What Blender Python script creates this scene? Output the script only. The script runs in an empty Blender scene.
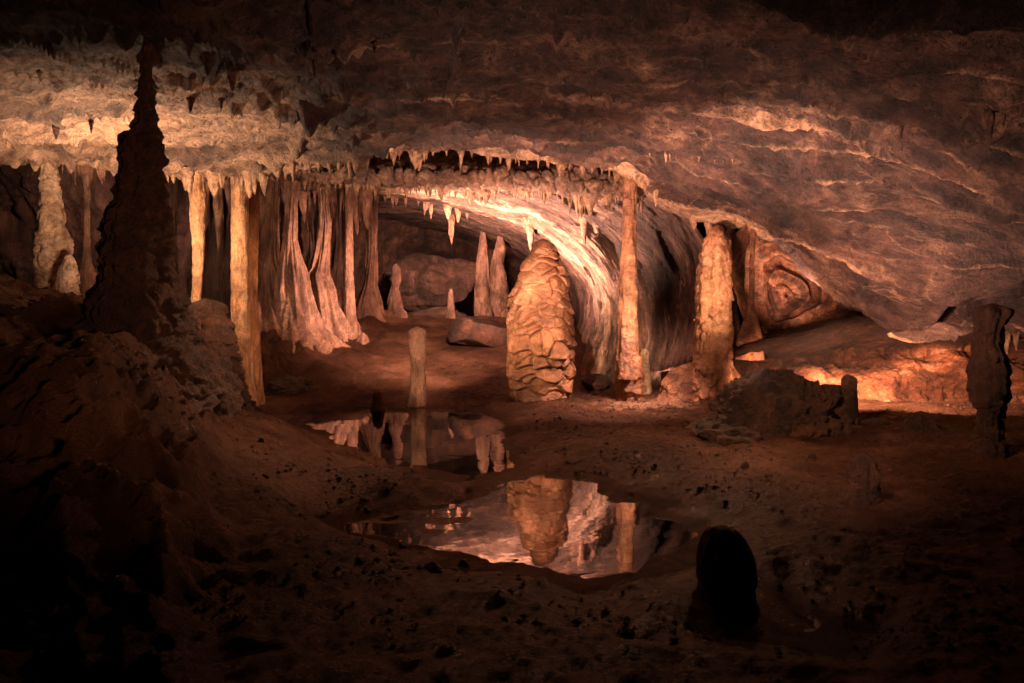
import bpy, math, random
import numpy as np

random.seed(7)
RNG = np.random.default_rng(7)
S = bpy.context.scene
COL = S.collection

# ------------------------------------------------------------------ camera model
FPX = 683.0
CAM_Z = 1.5
TP = 41.5 / 683.0
PITCH = math.atan(TP)
CP, SP = math.cos(PITCH), math.sin(PITCH)

def P(px, py, d):
    """point seen at pixel (px, py) whose distance along the cave axis is d metres"""
    u = (px - 512.0) / FPX
    v = (341.5 - py) / FPX
    dy = CP + v * SP
    dz = -SP + v * CP
    t = d / dy
    return np.array([u * t, d, CAM_Z + dz * t])

def G(px, py, z=0.0):
    """point at height z seen at pixel"""
    u = (px - 512.0) / FPX
    v = (341.5 - py) / FPX
    dy = CP + v * SP
    dz = -SP + v * CP
    t = (z - CAM_Z) / dz
    return np.array([u * t, dy * t, z])

# ------------------------------------------------------------------ noise (numpy)
def _hash(ix, iy, iz, seed):
    h = (ix.astype(np.int64) * 374761393 + iy.astype(np.int64) * 668265263 + iz.astype(np.int64) * 2147483647 + seed * 974634777)
    h = (h ^ (h >> 13)) * 1274126177
    h = h & 0xFFFFFFFF
    h = (h ^ (h >> 16)) * 2246822519
    h = h & 0xFFFFFFFF
    return h ^ (h >> 15)

_GR = np.array([[1,1,0],[-1,1,0],[1,-1,0],[-1,-1,0],[1,0,1],[-1,0,1],[1,0,-1],[-1,0,-1],
                [0,1,1],[0,-1,1],[0,1,-1],[0,-1,-1],[1,1,0],[-1,1,0],[0,-1,1],[0,-1,-1]], dtype=float)

def perlin(p, seed=0):
    i = np.floor(p).astype(np.int64)
    f = p - i
    w = f * f * f * (f * (f * 6 - 15) + 10)
    out = 0
    for dx in (0, 1):
        wx = w[:, 0] if dx else 1 - w[:, 0]
        for dy in (0, 1):
            wy = w[:, 1] if dy else 1 - w[:, 1]
            for dz in (0, 1):
                wz = w[:, 2] if dz else 1 - w[:, 2]
                g = _GR[_hash(i[:, 0] + dx, i[:, 1] + dy, i[:, 2] + dz, seed) & 15]
                dot = g[:, 0] * (f[:, 0] - dx) + g[:, 1] * (f[:, 1] - dy) + g[:, 2] * (f[:, 2] - dz)
                out = out + wx * wy * wz * dot
    return out

def fbm(p, octaves=4, seed=0, gain=0.5, ridged=False):
    a, s, tot = 1.0, 0.0, 0.0
    q = p.copy()
    for o in range(octaves):
        n = perlin(q, seed + o)
        if ridged:
            n = 0.5 - np.abs(n) * 1.4
        s = s + a * n
        tot += a
        a *= gain
        q = q * 2.03 + 17.3
    return s / tot

def worley(p, seed=0, want_dz=False):
    i = np.floor(p).astype(np.int64)
    f1 = np.full(len(p), 9.0)
    f2 = np.full(len(p), 9.0)
    bz = np.zeros(len(p))
    for dx in (-1, 0, 1):
        for dy in (-1, 0, 1):
            for dz in (-1, 0, 1):
                c = i + np.array([dx, dy, dz])
                h = _hash(c[:, 0], c[:, 1], c[:, 2], seed)
                q = np.stack([(h & 255), ((h >> 8) & 255), ((h >> 16) & 255)], 1) / 255.0 * 0.9 + 0.05
                dd = np.sqrt(((c + q - p) ** 2).sum(1))
                nf1 = np.minimum(f1, dd)
                if want_dz: bz = np.where(dd < f1, p[:, 2] - (c + q)[:, 2], bz)
                f2 = np.minimum(np.maximum(f1, dd), f2)
                f1 = nf1
    return (f1, f2, bz) if want_dz else (f1, f2)

def sstep(a, b, x):
    t = np.clip((x - a) / (b - a), 0, 1)
    return t * t * (3 - 2 * t)

# ------------------------------------------------------------------ mesh helpers
def grid_faces(nr, nc, wrap=False):
    r = np.arange(nr - 1)[:, None]
    c = np.arange(nc if wrap else nc - 1)[None, :]
    a = r * nc + c
    b = r * nc + (c + 1) % nc
    return np.stack([a, b, b + nc, a + nc], -1).reshape(-1, 4)

def grid_normals(V, wrap=False):
    if wrap:
        du = np.roll(V, -1, 1) - np.roll(V, 1, 1)
    else:
        du = np.gradient(V, axis=1)
    dv = np.gradient(V, axis=0)
    n = np.cross(du, dv)
    l = np.linalg.norm(n, axis=2, keepdims=True)
    return n / np.maximum(l, 1e-9)

def make_mesh(name, verts, faces, mat, attrs=None, smooth=True):
    me = bpy.data.meshes.new(name)
    verts = np.asarray(verts, dtype=np.float32).reshape(-1, 3)
    me.vertices.add(len(verts))
    me.vertices.foreach_set('co', verts.ravel())
    fl = [np.asarray(f, dtype=np.int32) for f in faces if len(f)]
    loops = np.concatenate([f.ravel() for f in fl])
    sizes = np.concatenate([np.full(len(f), f.shape[1], dtype=np.int32) for f in fl])
    starts = np.concatenate([[0], np.cumsum(sizes)[:-1]]).astype(np.int32)
    me.loops.add(len(loops))
    me.loops.foreach_set('vertex_index', loops)
    me.polygons.add(len(sizes))
    me.polygons.foreach_set('loop_start', starts)
    me.polygons.foreach_set('loop_total', sizes)
    me.update(calc_edges=True)
    me.validate()
    if smooth:
        me.polygons.foreach_set('use_smooth', np.ones(len(me.polygons), dtype=bool))
    for k, a in (attrs or {}).items():
        if k == 'flow':
            at = me.attributes.new(k, 'FLOAT_VECTOR', 'POINT')
            at.data.foreach_set('vector', np.asarray(a, dtype=np.float32).ravel())
            continue
        at = me.attributes.new(k, 'FLOAT', 'POINT')
        at.data.foreach_set('value', np.asarray(a, dtype=np.float32).ravel())
    if mat:
        me.materials.append(mat)
    me.update()
    return me

def link(name, me, loc=(0, 0, 0), parent=None, rot=(0, 0, 0), scale=(1, 1, 1)):
    o = bpy.data.objects.new(name, me)
    COL.objects.link(o)
    o.location = [float(c) for c in loc]
    o.rotation_euler = rot
    o.scale = scale
    if parent:
        o.parent = parent
    return o

def tag(o, label=None, cat=None, group=None, kind=None):
    if label: o['label'] = label
    if cat: o['category'] = cat
    if group: o['group'] = group
    if kind: o['kind'] = kind
    return o

def catmull(A, n, axis):
    A = np.moveaxis(A, axis, 0)
    m = A.shape[0]
    t = np.linspace(0, m - 1, n)
    i = np.minimum(t.astype(int), m - 2)
    f = (t - i).reshape(-1, *([1] * (A.ndim - 1)))
    Ap = np.concatenate([[2 * A[0] - A[1]], A, [2 * A[-1] - A[-2]]])
    p0, p1, p2, p3 = Ap[i], Ap[i + 1], Ap[i + 2], Ap[i + 3]
    out = 0.5 * (2 * p1 + (p2 - p0) * f + (2 * p0 - 5 * p1 + 4 * p2 - p3) * f ** 2 + (3 * p1 - 3 * p2 + p3 - p0) * f ** 3)
    return np.moveaxis(out, 0, axis)

def loft(ctrl, nr, nc):
    A = np.array(ctrl, dtype=float)
    return catmull(catmull(A, nr, 0), nc, 1)

# ------------------------------------------------------------------ materials
def new_mat(name):
    m = bpy.data.materials.new(name)
    m.use_nodes = True
    nt = m.node_tree
    nt.nodes.clear()
    out = nt.nodes.new('ShaderNodeOutputMaterial')
    b = nt.nodes.new('ShaderNodeBsdfPrincipled')
    nt.links.new(b.outputs[0], out.inputs[0])
    return m, nt, b

def N(nt, t, **kw):
    n = nt.nodes.new(t)
    for k, v in kw.items():
        if k in n.inputs.keys() if isinstance(k, str) else False:
            n.inputs[k].default_value = v
        else:
            setattr(n, k, v)
    return n

def ramp(nt, fac, stops):
    r = nt.nodes.new('ShaderNodeValToRGB')
    e = r.color_ramp.elements
    while len(e) > 1: e.remove(e[-1])
    e[0].position = stops[0][0]; e[0].color = (*stops[0][1], 1)
    for p, c in stops[1:]:
        x = e.new(p); x.color = (*c, 1)
    nt.links.new(fac, r.inputs[0])
    return r.outputs[0]

def noise_node(nt, vec, scale, detail=6, rough=0.6, dist=0.0):
    n = nt.nodes.new('ShaderNodeTexNoise')
    n.inputs['Scale'].default_value = scale
    n.inputs['Detail'].default_value = detail
    n.inputs['Roughness'].default_value = rough
    n.inputs['Distortion'].default_value = dist
    nt.links.new(vec, n.inputs['Vector'])
    return n.outputs[0]

def mapping(nt, scale, coord='Object', rot=(0, 0, 0)):
    tc = nt.nodes.new('ShaderNodeTexCoord')
    mp = nt.nodes.new('ShaderNodeMapping')
    mp.inputs['Scale'].default_value = scale
    mp.inputs['Rotation'].default_value = rot
    nt.links.new(tc.outputs[coord], mp.inputs[0])
    return mp.outputs[0]

def mixc(nt, fac, a, b, mode='MIX'):
    m = nt.nodes.new('ShaderNodeMix')
    m.data_type = 'RGBA'; m.blend_type = mode
    for s, v in ((m.inputs[0], fac), (m.inputs[6], a), (m.inputs[7], b)):
        if isinstance(v, (int, float)): s.default_value = v
        elif isinstance(v, tuple): s.default_value = (*v, 1)
        else: nt.links.new(v, s)
    return m.outputs[2]

def mathn(nt, op, a, b=0.0, clamp=False):
    m = nt.nodes.new('ShaderNodeMath'); m.operation = op; m.use_clamp = clamp
    for s, v in ((m.inputs[0], a), (m.inputs[1], b)):
        if isinstance(v, (int, float)): s.default_value = v
        else: nt.links.new(v, s)
    return m.outputs[0]

def rock_mat(name, dark, mid, pale, stretch=(1, 1, 1), rough=(0.45, 0.8), bump=0.5, stretch_rot=(0, 0, 0),
             bump_scale=14, flow=None, spots=0.5, spec=0.5, bdist=0.09, veins=0.0, contrast=0.75):
    """cave rock: 'calcite' attribute 0..1 chooses between bare dark rock and pale flowstone, or painted light on the arch rim"""
    m, nt, b = new_mat(name)
    v = mapping(nt, (1, 1, 1))
    vs = mapping(nt, stretch, rot=stretch_rot)
    if flow:
        fa = nt.nodes.new('ShaderNodeAttribute'); fa.attribute_name = 'flow'
        mp = nt.nodes.new('ShaderNodeMapping'); mp.inputs['Scale'].default_value = (flow[0], flow[1], 1)
        nt.links.new(fa.outputs['Vector'], mp.inputs[0]); vs = mp.outputs[0]
    at = nt.nodes.new('ShaderNodeAttribute'); at.attribute_name = 'calcite_or_lit'
    n1 = noise_node(nt, vs, 2.2, 8, 0.65, 0.4)
    n2 = noise_node(nt, v, 9.0, 8, 0.7)
    n3 = noise_node(nt, vs, 4.0 if flow else 11.0, 8, 0.72, 0.5)
    base = ramp(nt, n1, [(0.30, dark), (0.50, mid), (0.72, tuple(0.5 * (x + y) for x, y in zip(mid, pale)))])
    # mask of calcite and painted rim light
    f = mathn(nt, 'ADD', at.outputs['Fac'], mathn(nt, 'MULTIPLY', mathn(nt, 'SUBTRACT', n3, 0.5), 1.3))
    f = mathn(nt, 'ADD', f, mathn(nt, 'MULTIPLY', mathn(nt, 'SUBTRACT', n2, 0.5), 0.7))
    mr = nt.nodes.new('ShaderNodeMapRange'); mr.inputs[1].default_value = 0.38; mr.inputs[2].default_value = 0.72
    nt.links.new(f, mr.inputs[0])
    palec = ramp(nt, n2, [(0.3, tuple(0.62 * c for c in pale)), (0.5, pale), (0.75, tuple(min(1, 1.15 * c) for c in pale))])
    col = mixc(nt, mr.outputs[0], base, palec)
    if veins:
        vn = noise_node(nt, vs, 1.6, 3, 0.5, 0.6)
        vv = mathn(nt, 'ABSOLUTE', mathn(nt, 'SUBTRACT', vn, 0.52))
        vv = mathn(nt, 'SUBTRACT', 1.0, mathn(nt, 'MULTIPLY', vv, 55.0), True)
        vv = mathn(nt, 'MULTIPLY', vv, mathn(nt, 'GREATER_THAN', noise_node(nt, v, 1.1, 4), 0.52))
        col = mixc(nt, mathn(nt, 'MULTIPLY', vv, veins), col, pale)
        dk = noise_node(nt, vs, 3.1, 8, 0.7, 0.8)
        col = mixc(nt, mathn(nt, 'MULTIPLY', ramp(nt, dk, [(0.48, (0, 0, 0)), (0.62, (1, 1, 1))]), 0.7), col, dark)
        ca = nt.nodes.new('ShaderNodeAttribute'); ca.attribute_name = 'shade_bands'  # near-black blend; on the recess wall it paints in undercut shade
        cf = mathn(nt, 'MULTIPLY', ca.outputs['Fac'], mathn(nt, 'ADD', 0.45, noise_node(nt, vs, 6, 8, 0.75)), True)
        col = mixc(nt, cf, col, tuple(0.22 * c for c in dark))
    # dark mineral spots
    vo = nt.nodes.new('ShaderNodeTexVoronoi'); vo.inputs['Scale'].default_value = 26
    nt.links.new(v if flow else vs, vo.inputs['Vector'])
    sp = mathn(nt, 'LESS_THAN', vo.outputs['Distance'], 0.22)
    sp = mathn(nt, 'MULTIPLY', sp, mathn(nt, 'GREATER_THAN', noise_node(nt, v, 5, 3), 0.55))
    col = mixc(nt, mathn(nt, 'MULTIPLY', sp, spots), col, tuple(0.35 * c for c in dark))
    # fine grain
    g = noise_node(nt, v, 60, 5, 0.8)
    col = mixc(nt, 0.75, col, ramp(nt, g, [(0.36, (0.35, 0.30, 0.28)), (0.6, (1.0, 1.0, 1.0))]), 'MULTIPLY')
    g2 = noise_node(nt, vs, 5.5 if flow else 7.0, 8, 0.75, 1.2)
    col = mixc(nt, contrast, col, ramp(nt, g2, [(0.38, (0.30, 0.24, 0.22)), (0.50, (0.85, 0.85, 0.85)), (0.64, (1.25, 1.22, 1.2))]), 'MULTIPLY')
    g3 = noise_node(nt, vs if flow else v, 0.55 if flow else 1.6, 5, 0.6, 0.8)
    col = mixc(nt, 0.9 if flow else 0.6, col, ramp(nt, g3, [(0.40, (0.28, 0.24, 0.23)), (0.50, (0.8, 0.78, 0.78)), (0.60, (1.35, 1.28, 1.2))]), 'MULTIPLY')
    nt.links.new(col, b.inputs['Base Color'])
    rr = nt.nodes.new('ShaderNodeMapRange'); rr.inputs[3].default_value = rough[0]; rr.inputs[4].default_value = rough[1]
    rr.inputs[1].default_value = 0.35; rr.inputs[2].default_value = 0.65
    nt.links.new(n2, rr.inputs[0]); nt.links.new(rr.outputs[0], b.inputs['Roughness'])
    b.inputs['Specular IOR Level'].default_value = spec
    h = mathn(nt, 'ADD', mathn(nt, 'MULTIPLY', noise_node(nt, vs, 3.2 if flow else bump_scale, 8, 0.70, 0.3), 1.1 if flow else 1.0), mathn(nt, 'MULTIPLY', noise_node(nt, v, bump_scale * 3.0, 6, 0.7), 0.5))
    if flow:
        h = mathn(nt, 'ADD', h, noise_node(nt, v, bump_scale, 8, 0.75))
    bp = nt.nodes.new('ShaderNodeBump'); bp.inputs['Strength'].default_value = bump; bp.inputs['Distance'].default_value = bdist
    nt.links.new(h, bp.inputs['Height']); nt.links.new(bp.outputs[0], b.inputs['Normal'])
    return m

M = {}
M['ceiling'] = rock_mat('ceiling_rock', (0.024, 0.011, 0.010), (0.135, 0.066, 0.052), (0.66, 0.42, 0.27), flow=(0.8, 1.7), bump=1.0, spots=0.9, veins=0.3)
M['barrel'] = rock_mat('arch_rock', (0.05, 0.023, 0.018), (0.18, 0.09, 0.068), (0.80, 0.52, 0.38), flow=(0.7, 3.0), bump=1.0, veins=0.5)
M['wall'] = rock_mat('wall_rock', (0.035, 0.016, 0.011), (0.13, 0.062, 0.042), (0.42, 0.23, 0.15), stretch=(1.4, 1.4, 0.35), bump=1.0)
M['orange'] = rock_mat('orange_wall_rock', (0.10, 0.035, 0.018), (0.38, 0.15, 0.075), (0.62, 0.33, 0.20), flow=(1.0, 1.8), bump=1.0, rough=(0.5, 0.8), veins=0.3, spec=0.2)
M['foot'] = rock_mat('foot_flowstone', (0.12, 0.045, 0.025), (0.38, 0.16, 0.08), (0.60, 0.33, 0.20), bump=0.9, rough=(0.35, 0.65))
M['column'] = rock_mat('column_calcite', (0.24, 0.085, 0.035), (0.54, 0.24, 0.10), (0.72, 0.40, 0.20), stretch=(1.6, 1.6, 0.5), bump=0.8, spots=0.9, rough=(0.3, 0.6))
M['pink'] = rock_mat('pink_calcite', (0.14, 0.060, 0.038), (0.34, 0.165, 0.105), (0.56, 0.32, 0.22), stretch=(1.6, 1.6, 0.4), bump=0.8, spots=0.3, rough=(0.35, 0.65))
M['honey'] = rock_mat('honey_calcite', (0.22, 0.085, 0.04), (0.48, 0.225, 0.115), (0.68, 0.38, 0.22), stretch=(1, 1, 1.5), bump=0.6, spots=0.2, rough=(0.25, 0.5), bump_scale=10)
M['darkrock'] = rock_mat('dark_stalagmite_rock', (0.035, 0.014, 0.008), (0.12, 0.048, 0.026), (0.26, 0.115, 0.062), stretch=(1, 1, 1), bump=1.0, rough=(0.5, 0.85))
M['pile'] = rock_mat('rubble_rock', (0.028, 0.013, 0.008), (0.095, 0.042, 0.023), (0.26, 0.13, 0.075), bump=1.0, rough=(0.5, 0.85), bump_scale=20)
M['white'] = rock_mat('white_calcite', (0.26, 0.15, 0.085), (0.52, 0.33, 0.20), (0.74, 0.52, 0.34), stretch=(1, 1, 1), bump=0.7, spots=0.5)
M['tites'] = rock_mat('stalactite_calcite', (0.18, 0.09, 0.05), (0.44, 0.25, 0.145), (0.64, 0.41, 0.26), stretch=(1.6, 1.6, 0.6), bump=0.7, spots=0.2, rough=(0.3, 0.6))

M['ledge'] = rock_mat('ledge_rock', (0.05, 0.025, 0.018), (0.24, 0.125, 0.08), (0.52, 0.32, 0.21), bump=1.0, spots=0.4)

def floor_mat():
    m, nt, b = new_mat('cave_mud')
    v = mapping(nt, (1, 1, 1))
    at = nt.nodes.new('ShaderNodeAttribute'); at.attribute_name = 'calcite_or_lit'
    n1 = noise_node(nt, v, 1.3, 8, 0.65, 0.3)
    n2 = noise_node(nt, v, 8, 8, 0.7)
    base = ramp(nt, n1, [(0.36, (0.034, 0.014, 0.008)), (0.5, (0.10, 0.043, 0.024)), (0.64, (0.20, 0.095, 0.055))])
    f = mathn(nt, 'ADD', at.outputs['Fac'], mathn(nt, 'MULTIPLY', mathn(nt, 'SUBTRACT', n2, 0.5), 1.2))
    mr = nt.nodes.new('ShaderNodeMapRange'); mr.inputs[1].default_value = 0.35; mr.inputs[2].default_value = 0.75
    nt.links.new(f, mr.inputs[0])
    col = mixc(nt, mr.outputs[0], base, (0.58, 0.33, 0.22))  # pale tone of the bright patches painted on the mud
    g = noise_node(nt, v, 60, 5, 0.75)
    col = mixc(nt, 0.7, col, ramp(nt, g, [(0.35, (0.35, 0.35, 0.35)), (0.65, (1, 1, 1))]), 'MULTIPLY')
    nt.links.new(col, b.inputs['Base Color'])
    rr = nt.nodes.new('ShaderNodeMapRange'); rr.inputs[1].default_value = 0.35; rr.inputs[2].default_value = 0.65
    rr.inputs[3].default_value = 0.22; rr.inputs[4].default_value = 0.72
    b.inputs['Specular IOR Level'].default_value = 0.4; b.inputs['Specular Tint'].default_value = (1, 0.6, 0.45, 1)
    nt.links.new(n2, rr.inputs[0]); nt.links.new(rr.outputs[0], b.inputs['Roughness'])
    wt = nt.nodes.new('ShaderNodeAttribute'); wt.attribute_name = 'wet'
    mx = nt.nodes.new('ShaderNodeMix'); mx.data_type = 'FLOAT'
    nt.links.new(wt.outputs['Fac'], mx.inputs[0]); nt.links.new(rr.outputs[0], mx.inputs[2]); mx.inputs[3].default_value = 0.16
    nt.links.new(mx.outputs[0], b.inputs['Roughness'])
    h = mathn(nt, 'ADD', noise_node(nt, v, 16, 8, 0.72), mathn(nt, 'MULTIPLY', noise_node(nt, v, 65, 5, 0.8), 0.7))
    bp = nt.nodes.new('ShaderNodeBump'); bp.inputs['Strength'].default_value = 1.0; bp.inputs['Distance'].default_value = 0.08
    nt.links.new(h, bp.inputs['Height']); nt.links.new(bp.outputs[0], b.inputs['Normal'])
    return m
M['mud'] = floor_mat()

def water_mat():
    m, nt, b = new_mat('still_pool_water')
    nt.nodes.remove(b)
    out = nt.nodes[0]
    v = mapping(nt, (1, 1, 1))
    h = noise_node(nt, v, 2.5, 3, 0.5)
    bp = nt.nodes.new('ShaderNodeBump'); bp.inputs['Strength'].default_value = 0.12; bp.inputs['Distance'].default_value = 0.02
    nt.links.new(h, bp.inputs['Height'])
    tr = nt.nodes.new('ShaderNodeBsdfTransparent'); tr.inputs[0].default_value = (0.42, 0.33, 0.26, 1)
    gl = nt.nodes.new('ShaderNodeBsdfGlossy'); gl.inputs['Roughness'].default_value = 0.02
    gl.inputs[0].default_value = (0.95, 0.92, 0.9, 1)
    fr = nt.nodes.new('ShaderNodeFresnel'); fr.inputs[0].default_value = 2.1
    mx = nt.nodes.new('ShaderNodeMixShader')
    nt.links.new(bp.outputs[0], gl.inputs['Normal']); nt.links.new(bp.outputs[0], fr.inputs['Normal'])
    nt.links.new(fr.outputs[0], mx.inputs[0]); nt.links.new(tr.outputs[0], mx.inputs[1]); nt.links.new(gl.outputs[0], mx.inputs[2])
    nt.links.new(mx.outputs[0], out.inputs[0])
    return m
M['water'] = water_mat()

# ------------------------------------------------------------------ floor
POOL_A = [(296,420),(310,409),(335,404),(380,406),(440,408),(478,409),(500,415),(512,428),(508,448),(516,466),(500,476),(470,480),(430,474),(395,468),(360,457),(322,436)]
POOL_B = [(500,480),(540,476),(600,482),(640,500),(668,520),(712,536),(706,556),(660,562),(640,582),(600,586),(560,574),(520,570),(480,566),(440,556),(400,545),(365,538),(345,524),(380,514),(430,508),(470,500)]
POOL_C = [(762,612),(800,608),(828,620),(812,636),(772,636),(756,624)]

def signed_dist(pts, poly):
    """negative inside"""
    p = pts[:, None, :]
    a = poly[None, :, :]
    b = np.roll(poly, -1, 0)[None, :, :]
    ab = b - a
    out_d = np.empty(len(pts)); inside = np.zeros(len(pts), bool)
    for s in range(0, len(pts), 20000):
        q = p[s:s + 20000]
        t = np.clip(((q - a) * ab).sum(2) / (ab ** 2).sum(2), 0, 1)
        dd = np.sqrt((((a + ab * t[..., None]) - q) ** 2).sum(2)).min(1)
        c = ((a[..., 1] > q[..., 1]) != (b[..., 1] > q[..., 1])) & (q[..., 0] < (ab[..., 0]) * (q[..., 1] - a[..., 1]) / (ab[..., 1] + 1e-12) + a[..., 0])
        inside_s = (c.sum(1) % 2) == 1
        out_d[s:s + 20000] = dd
        inside[s:s + 20000] = inside_s
    return np.where(inside, -out_d, out_d)

PA = np.array([G(*p)[:2] for p in POOL_A]); PB = np.array([G(*p)[:2] for p in POOL_B]); PC = np.array([G(*p)[:2] for p in POOL_C])

def saw(t):
    f = t - np.floor(t)
    return np.where(f < 0.86, f / 0.86, (1 - f) / 0.14)

def floor_z(x, y, fine=True):
    pts = np.stack([x, y, np.zeros_like(x)], 1)
    wob = np.stack([fbm(pts * 1.9, 4, 31), fbm(pts * 1.9, 4, 37)], 1) * 0.35
    q = pts[:, :2] + wob + 0.10 * np.stack([fbm(pts * 6.5, 3, 51), fbm(pts * 6.5, 3, 53)], 1)
    sd = np.minimum(np.minimum(signed_dist(q, PA), signed_dist(q, PB)), signed_dist(q, PC) + 0.03)
    z = 0.10 * sstep(0.0, 0.7, sd) + 0.05 * np.clip(sd, 0, 0.25) - 0.18 * sstep(0.0, -0.5, sd) + 0.012
    away = sstep(0.02, 0.6, sd)
    # left bank and mound
    xx = x + 0.25 * fbm(pts * 1.1, 3, 5)
    ed = xx + 0.40 * np.clip(y, 2, 8.2)
    A = sstep(0.0, -0.95, ed) * 0.8 + 0.2 * sstep(-0.8, -2.2, ed)
    yb = y + 0.35 * fbm(pts * 0.9, 3, 6)
    B = np.interp(yb, [0, 2.5, 3.4, 4.2, 4.8, 5.4, 6.4, 7.0, 7.7, 8.4, 9.5, 12], [0.15, 0.2, 0.50, 0.85, 1.05, 1.14, 1.06, 0.88, 0.45, 0.25, 0.2, 0.3])
    z = z + A * B + 0.30 * sstep(0.95, -0.3, ed) * sstep(2.0, 4.0, y) * sstep(8.6, 6.6, y) * away
    step = fbm(pts * 1.6, 3, 11, ridged=True)
    z = z + A * 0.26 * step * sstep(3, 4.5, y)
    q3 = np.stack([x, y, z * 1.0], 1)
    sl = np.clip(A * (1 - A) * 4, 0, 1)
    z = z + (0.25 * A + sl) * (0.34 * (0.25 - np.abs(perlin(q3 * 2.1, 94))) + 0.16 * (0.25 - np.abs(perlin(q3 * 4.6 + 3, 95))) + 0.11 * (0.25 - np.abs(perlin(q3 * 10, 96))))
    # back slopes
    z = z + np.minimum(0.155 * np.clip(y - 9.85 + 0.5 * fbm(pts * 0.9, 3, 15), 0, 9), 0.95) * away
    z = z + 0.22 * sstep(9.8, 11.2, y) * sstep(-1.6, -3.2, x) * (0.5 + 1.5 * fbm(pts * 1.7, 3, 16))
    # right rise
    z = z + 0.10 * sstep(1.2, 4.0, x) * sstep(3.5, 6.5, y) * away
    rough = 0.06 + 0.94 * away
    z = z + rough * (0.060 * fbm(pts * 1.3, 4, 3) + 0.035 * (fbm(pts * np.array([2.2, 3.6, 1]), 4, 8, ridged=True) - 0.1) * away)
    z = z + away * (0.035 * fbm(pts * np.array([3.0, 5.0, 1]) + wob.sum(1)[:, None], 4, 91, 0.6, ridged=True) + A * 0.07 * fbm(pts * 3.3, 4, 93, 0.6, ridged=True))
    if fine:
        z = z + 0.038 * fbm(pts * 8, 4, 21, 0.7) * rough
        f1, f2 = worley(pts * 14 + wob.sum(1)[:, None], 5)
        keep = sstep(0.1, 0.3, perlin(pts * 0.9, 77))
        z = z + 0.022 * np.clip(0.35 - f1, 0, 1) / 0.35 * keep * away
    return z, sd

def build_floor():
    ys = np.concatenate([np.linspace(-4, 1.5, 25)[:-1], np.linspace(1.5, 5.5, 210)[:-1], np.linspace(5.5, 11, 260)[:-1], np.linspace(11, 21, 150)])
    xs = np.concatenate([np.linspace(-10, -6, 50)[:-1], np.linspace(-6, 6, 560)[:-1], np.linspace(6, 11, 50)])
    X, Y = np.meshgrid(xs, ys)
    x, y = X.ravel(), Y.ravel()
    z, sd = floor_z(x, y)
    pts = np.stack([x, y, z], 1)
    # bright reflected light on the near pool's shallow shelf, painted as pale colour
    c = G(450, 520)[:2]
    c2 = G(395, 527)[:2]
    g1 = np.exp(-(((x - c[0]) / 0.42) ** 2 + ((y - c[1]) / 0.42) ** 2) ** 1.5)
    g2 = np.exp(-(((x - c2[0]) / 0.35) ** 2 + ((y - c2[1]) / 0.2) ** 2) ** 1.5)
    shelf = np.clip(g1 + g2, 0, 1)
    pts[:, 2] = np.where(shelf > 0.02, pts[:, 2] * (1 - shelf) + shelf * (-0.006 + 0.045 * fbm(pts * np.array([3, 6, 1]), 4, 61)), pts[:, 2])
    c3 = G(645, 415)[:2]
    g3 = 0.75 * np.exp(-(((x - c3[0]) / 0.9) ** 2 + ((y - c3[1]) / 0.8) ** 2))  # lamp-lit patch round the column feet painted into the mud colour
    cal = np.clip(shelf * 0.95 + g3 * 0.8, 0, 1)
    me = make_mesh('cave_floor', pts, [grid_faces(len(ys), len(xs))], M['mud'], {'calcite_or_lit': cal, 'wet': sstep(0.32, 0.02, sd)})
    tag(link('ground', me), kind='structure')
    # pool water
    for rect in ((-4.3, 3.3, 2.6, 10.2), (PC[:, 0].min() - .15, PC[:, 1].min() - .15, PC[:, 0].max() + .15, PC[:, 1].max() + .15)):
        x0, y0, x1, y1 = rect
        v = [(x0, y0, 0), (x1, y0, 0), (x1, y1, 0), (x0, y1, 0)]
        tag(link('pool_water', make_mesh('pool_water', v, [np.array([[0, 1, 2, 3]])], M['water'], smooth=False)), kind='structure')
build_floor()

# ------------------------------------------------------------------ rock shells
def shell(name, V, mat, disp, cal=None, kind='structure', shade_bands=None):
    nr, nc = V.shape[:2]
    nrm = grid_normals(V)
    p = V.reshape(-1, 3)
    d = disp(p, V)
    p2 = p + nrm.reshape(-1, 3) * d[:, None]
    c = cal(p, V) if cal is not None else np.zeros(len(p))
    lc = np.concatenate([[0], np.cumsum(np.median(np.linalg.norm(np.diff(V, axis=1), axis=2), axis=0))])
    lr = np.concatenate([[0], np.cumsum(np.median(np.linalg.norm(np.diff(V, axis=0), axis=2), axis=1))])
    fl = np.stack([np.tile(lc, nr), np.repeat(lr, nc), 0 * d], 1)
    fl[:, :2] += 0.15 * np.stack([fbm(p * 0.8, 3, 41), fbm(p * 0.8, 3, 43)], 1)
    at = {'calcite_or_lit': c, 'flow': fl}
    if shade_bands is not None: at['shade_bands'] = shade_bands(p, V)
    me = make_mesh(name, p2, [grid_faces(nr, nc)], mat, at)
    return tag(link(name, me), kind=kind)

def flowm(V):
    nr, nc = V.shape[:2]
    lc = np.concatenate([[0], np.cumsum(np.median(np.linalg.norm(np.diff(V, axis=1), axis=2), axis=0))])
    lr = np.concatenate([[0], np.cumsum(np.median(np.linalg.norm(np.diff(V, axis=0), axis=2), axis=1))])
    return np.tile(lc, nr), np.repeat(lr, nc)

def saw(t):
    f = t - np.floor(t)
    return np.where(f < 0.86, f / 0.86, (1 - f) / 0.14)

def uv(V):
    nr, nc = V.shape[:2]
    r, c = np.meshgrid(np.linspace(0, 1, nr), np.linspace(0, 1, nc), indexing='ij')
    return r.ravel(), c.ravel()

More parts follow.
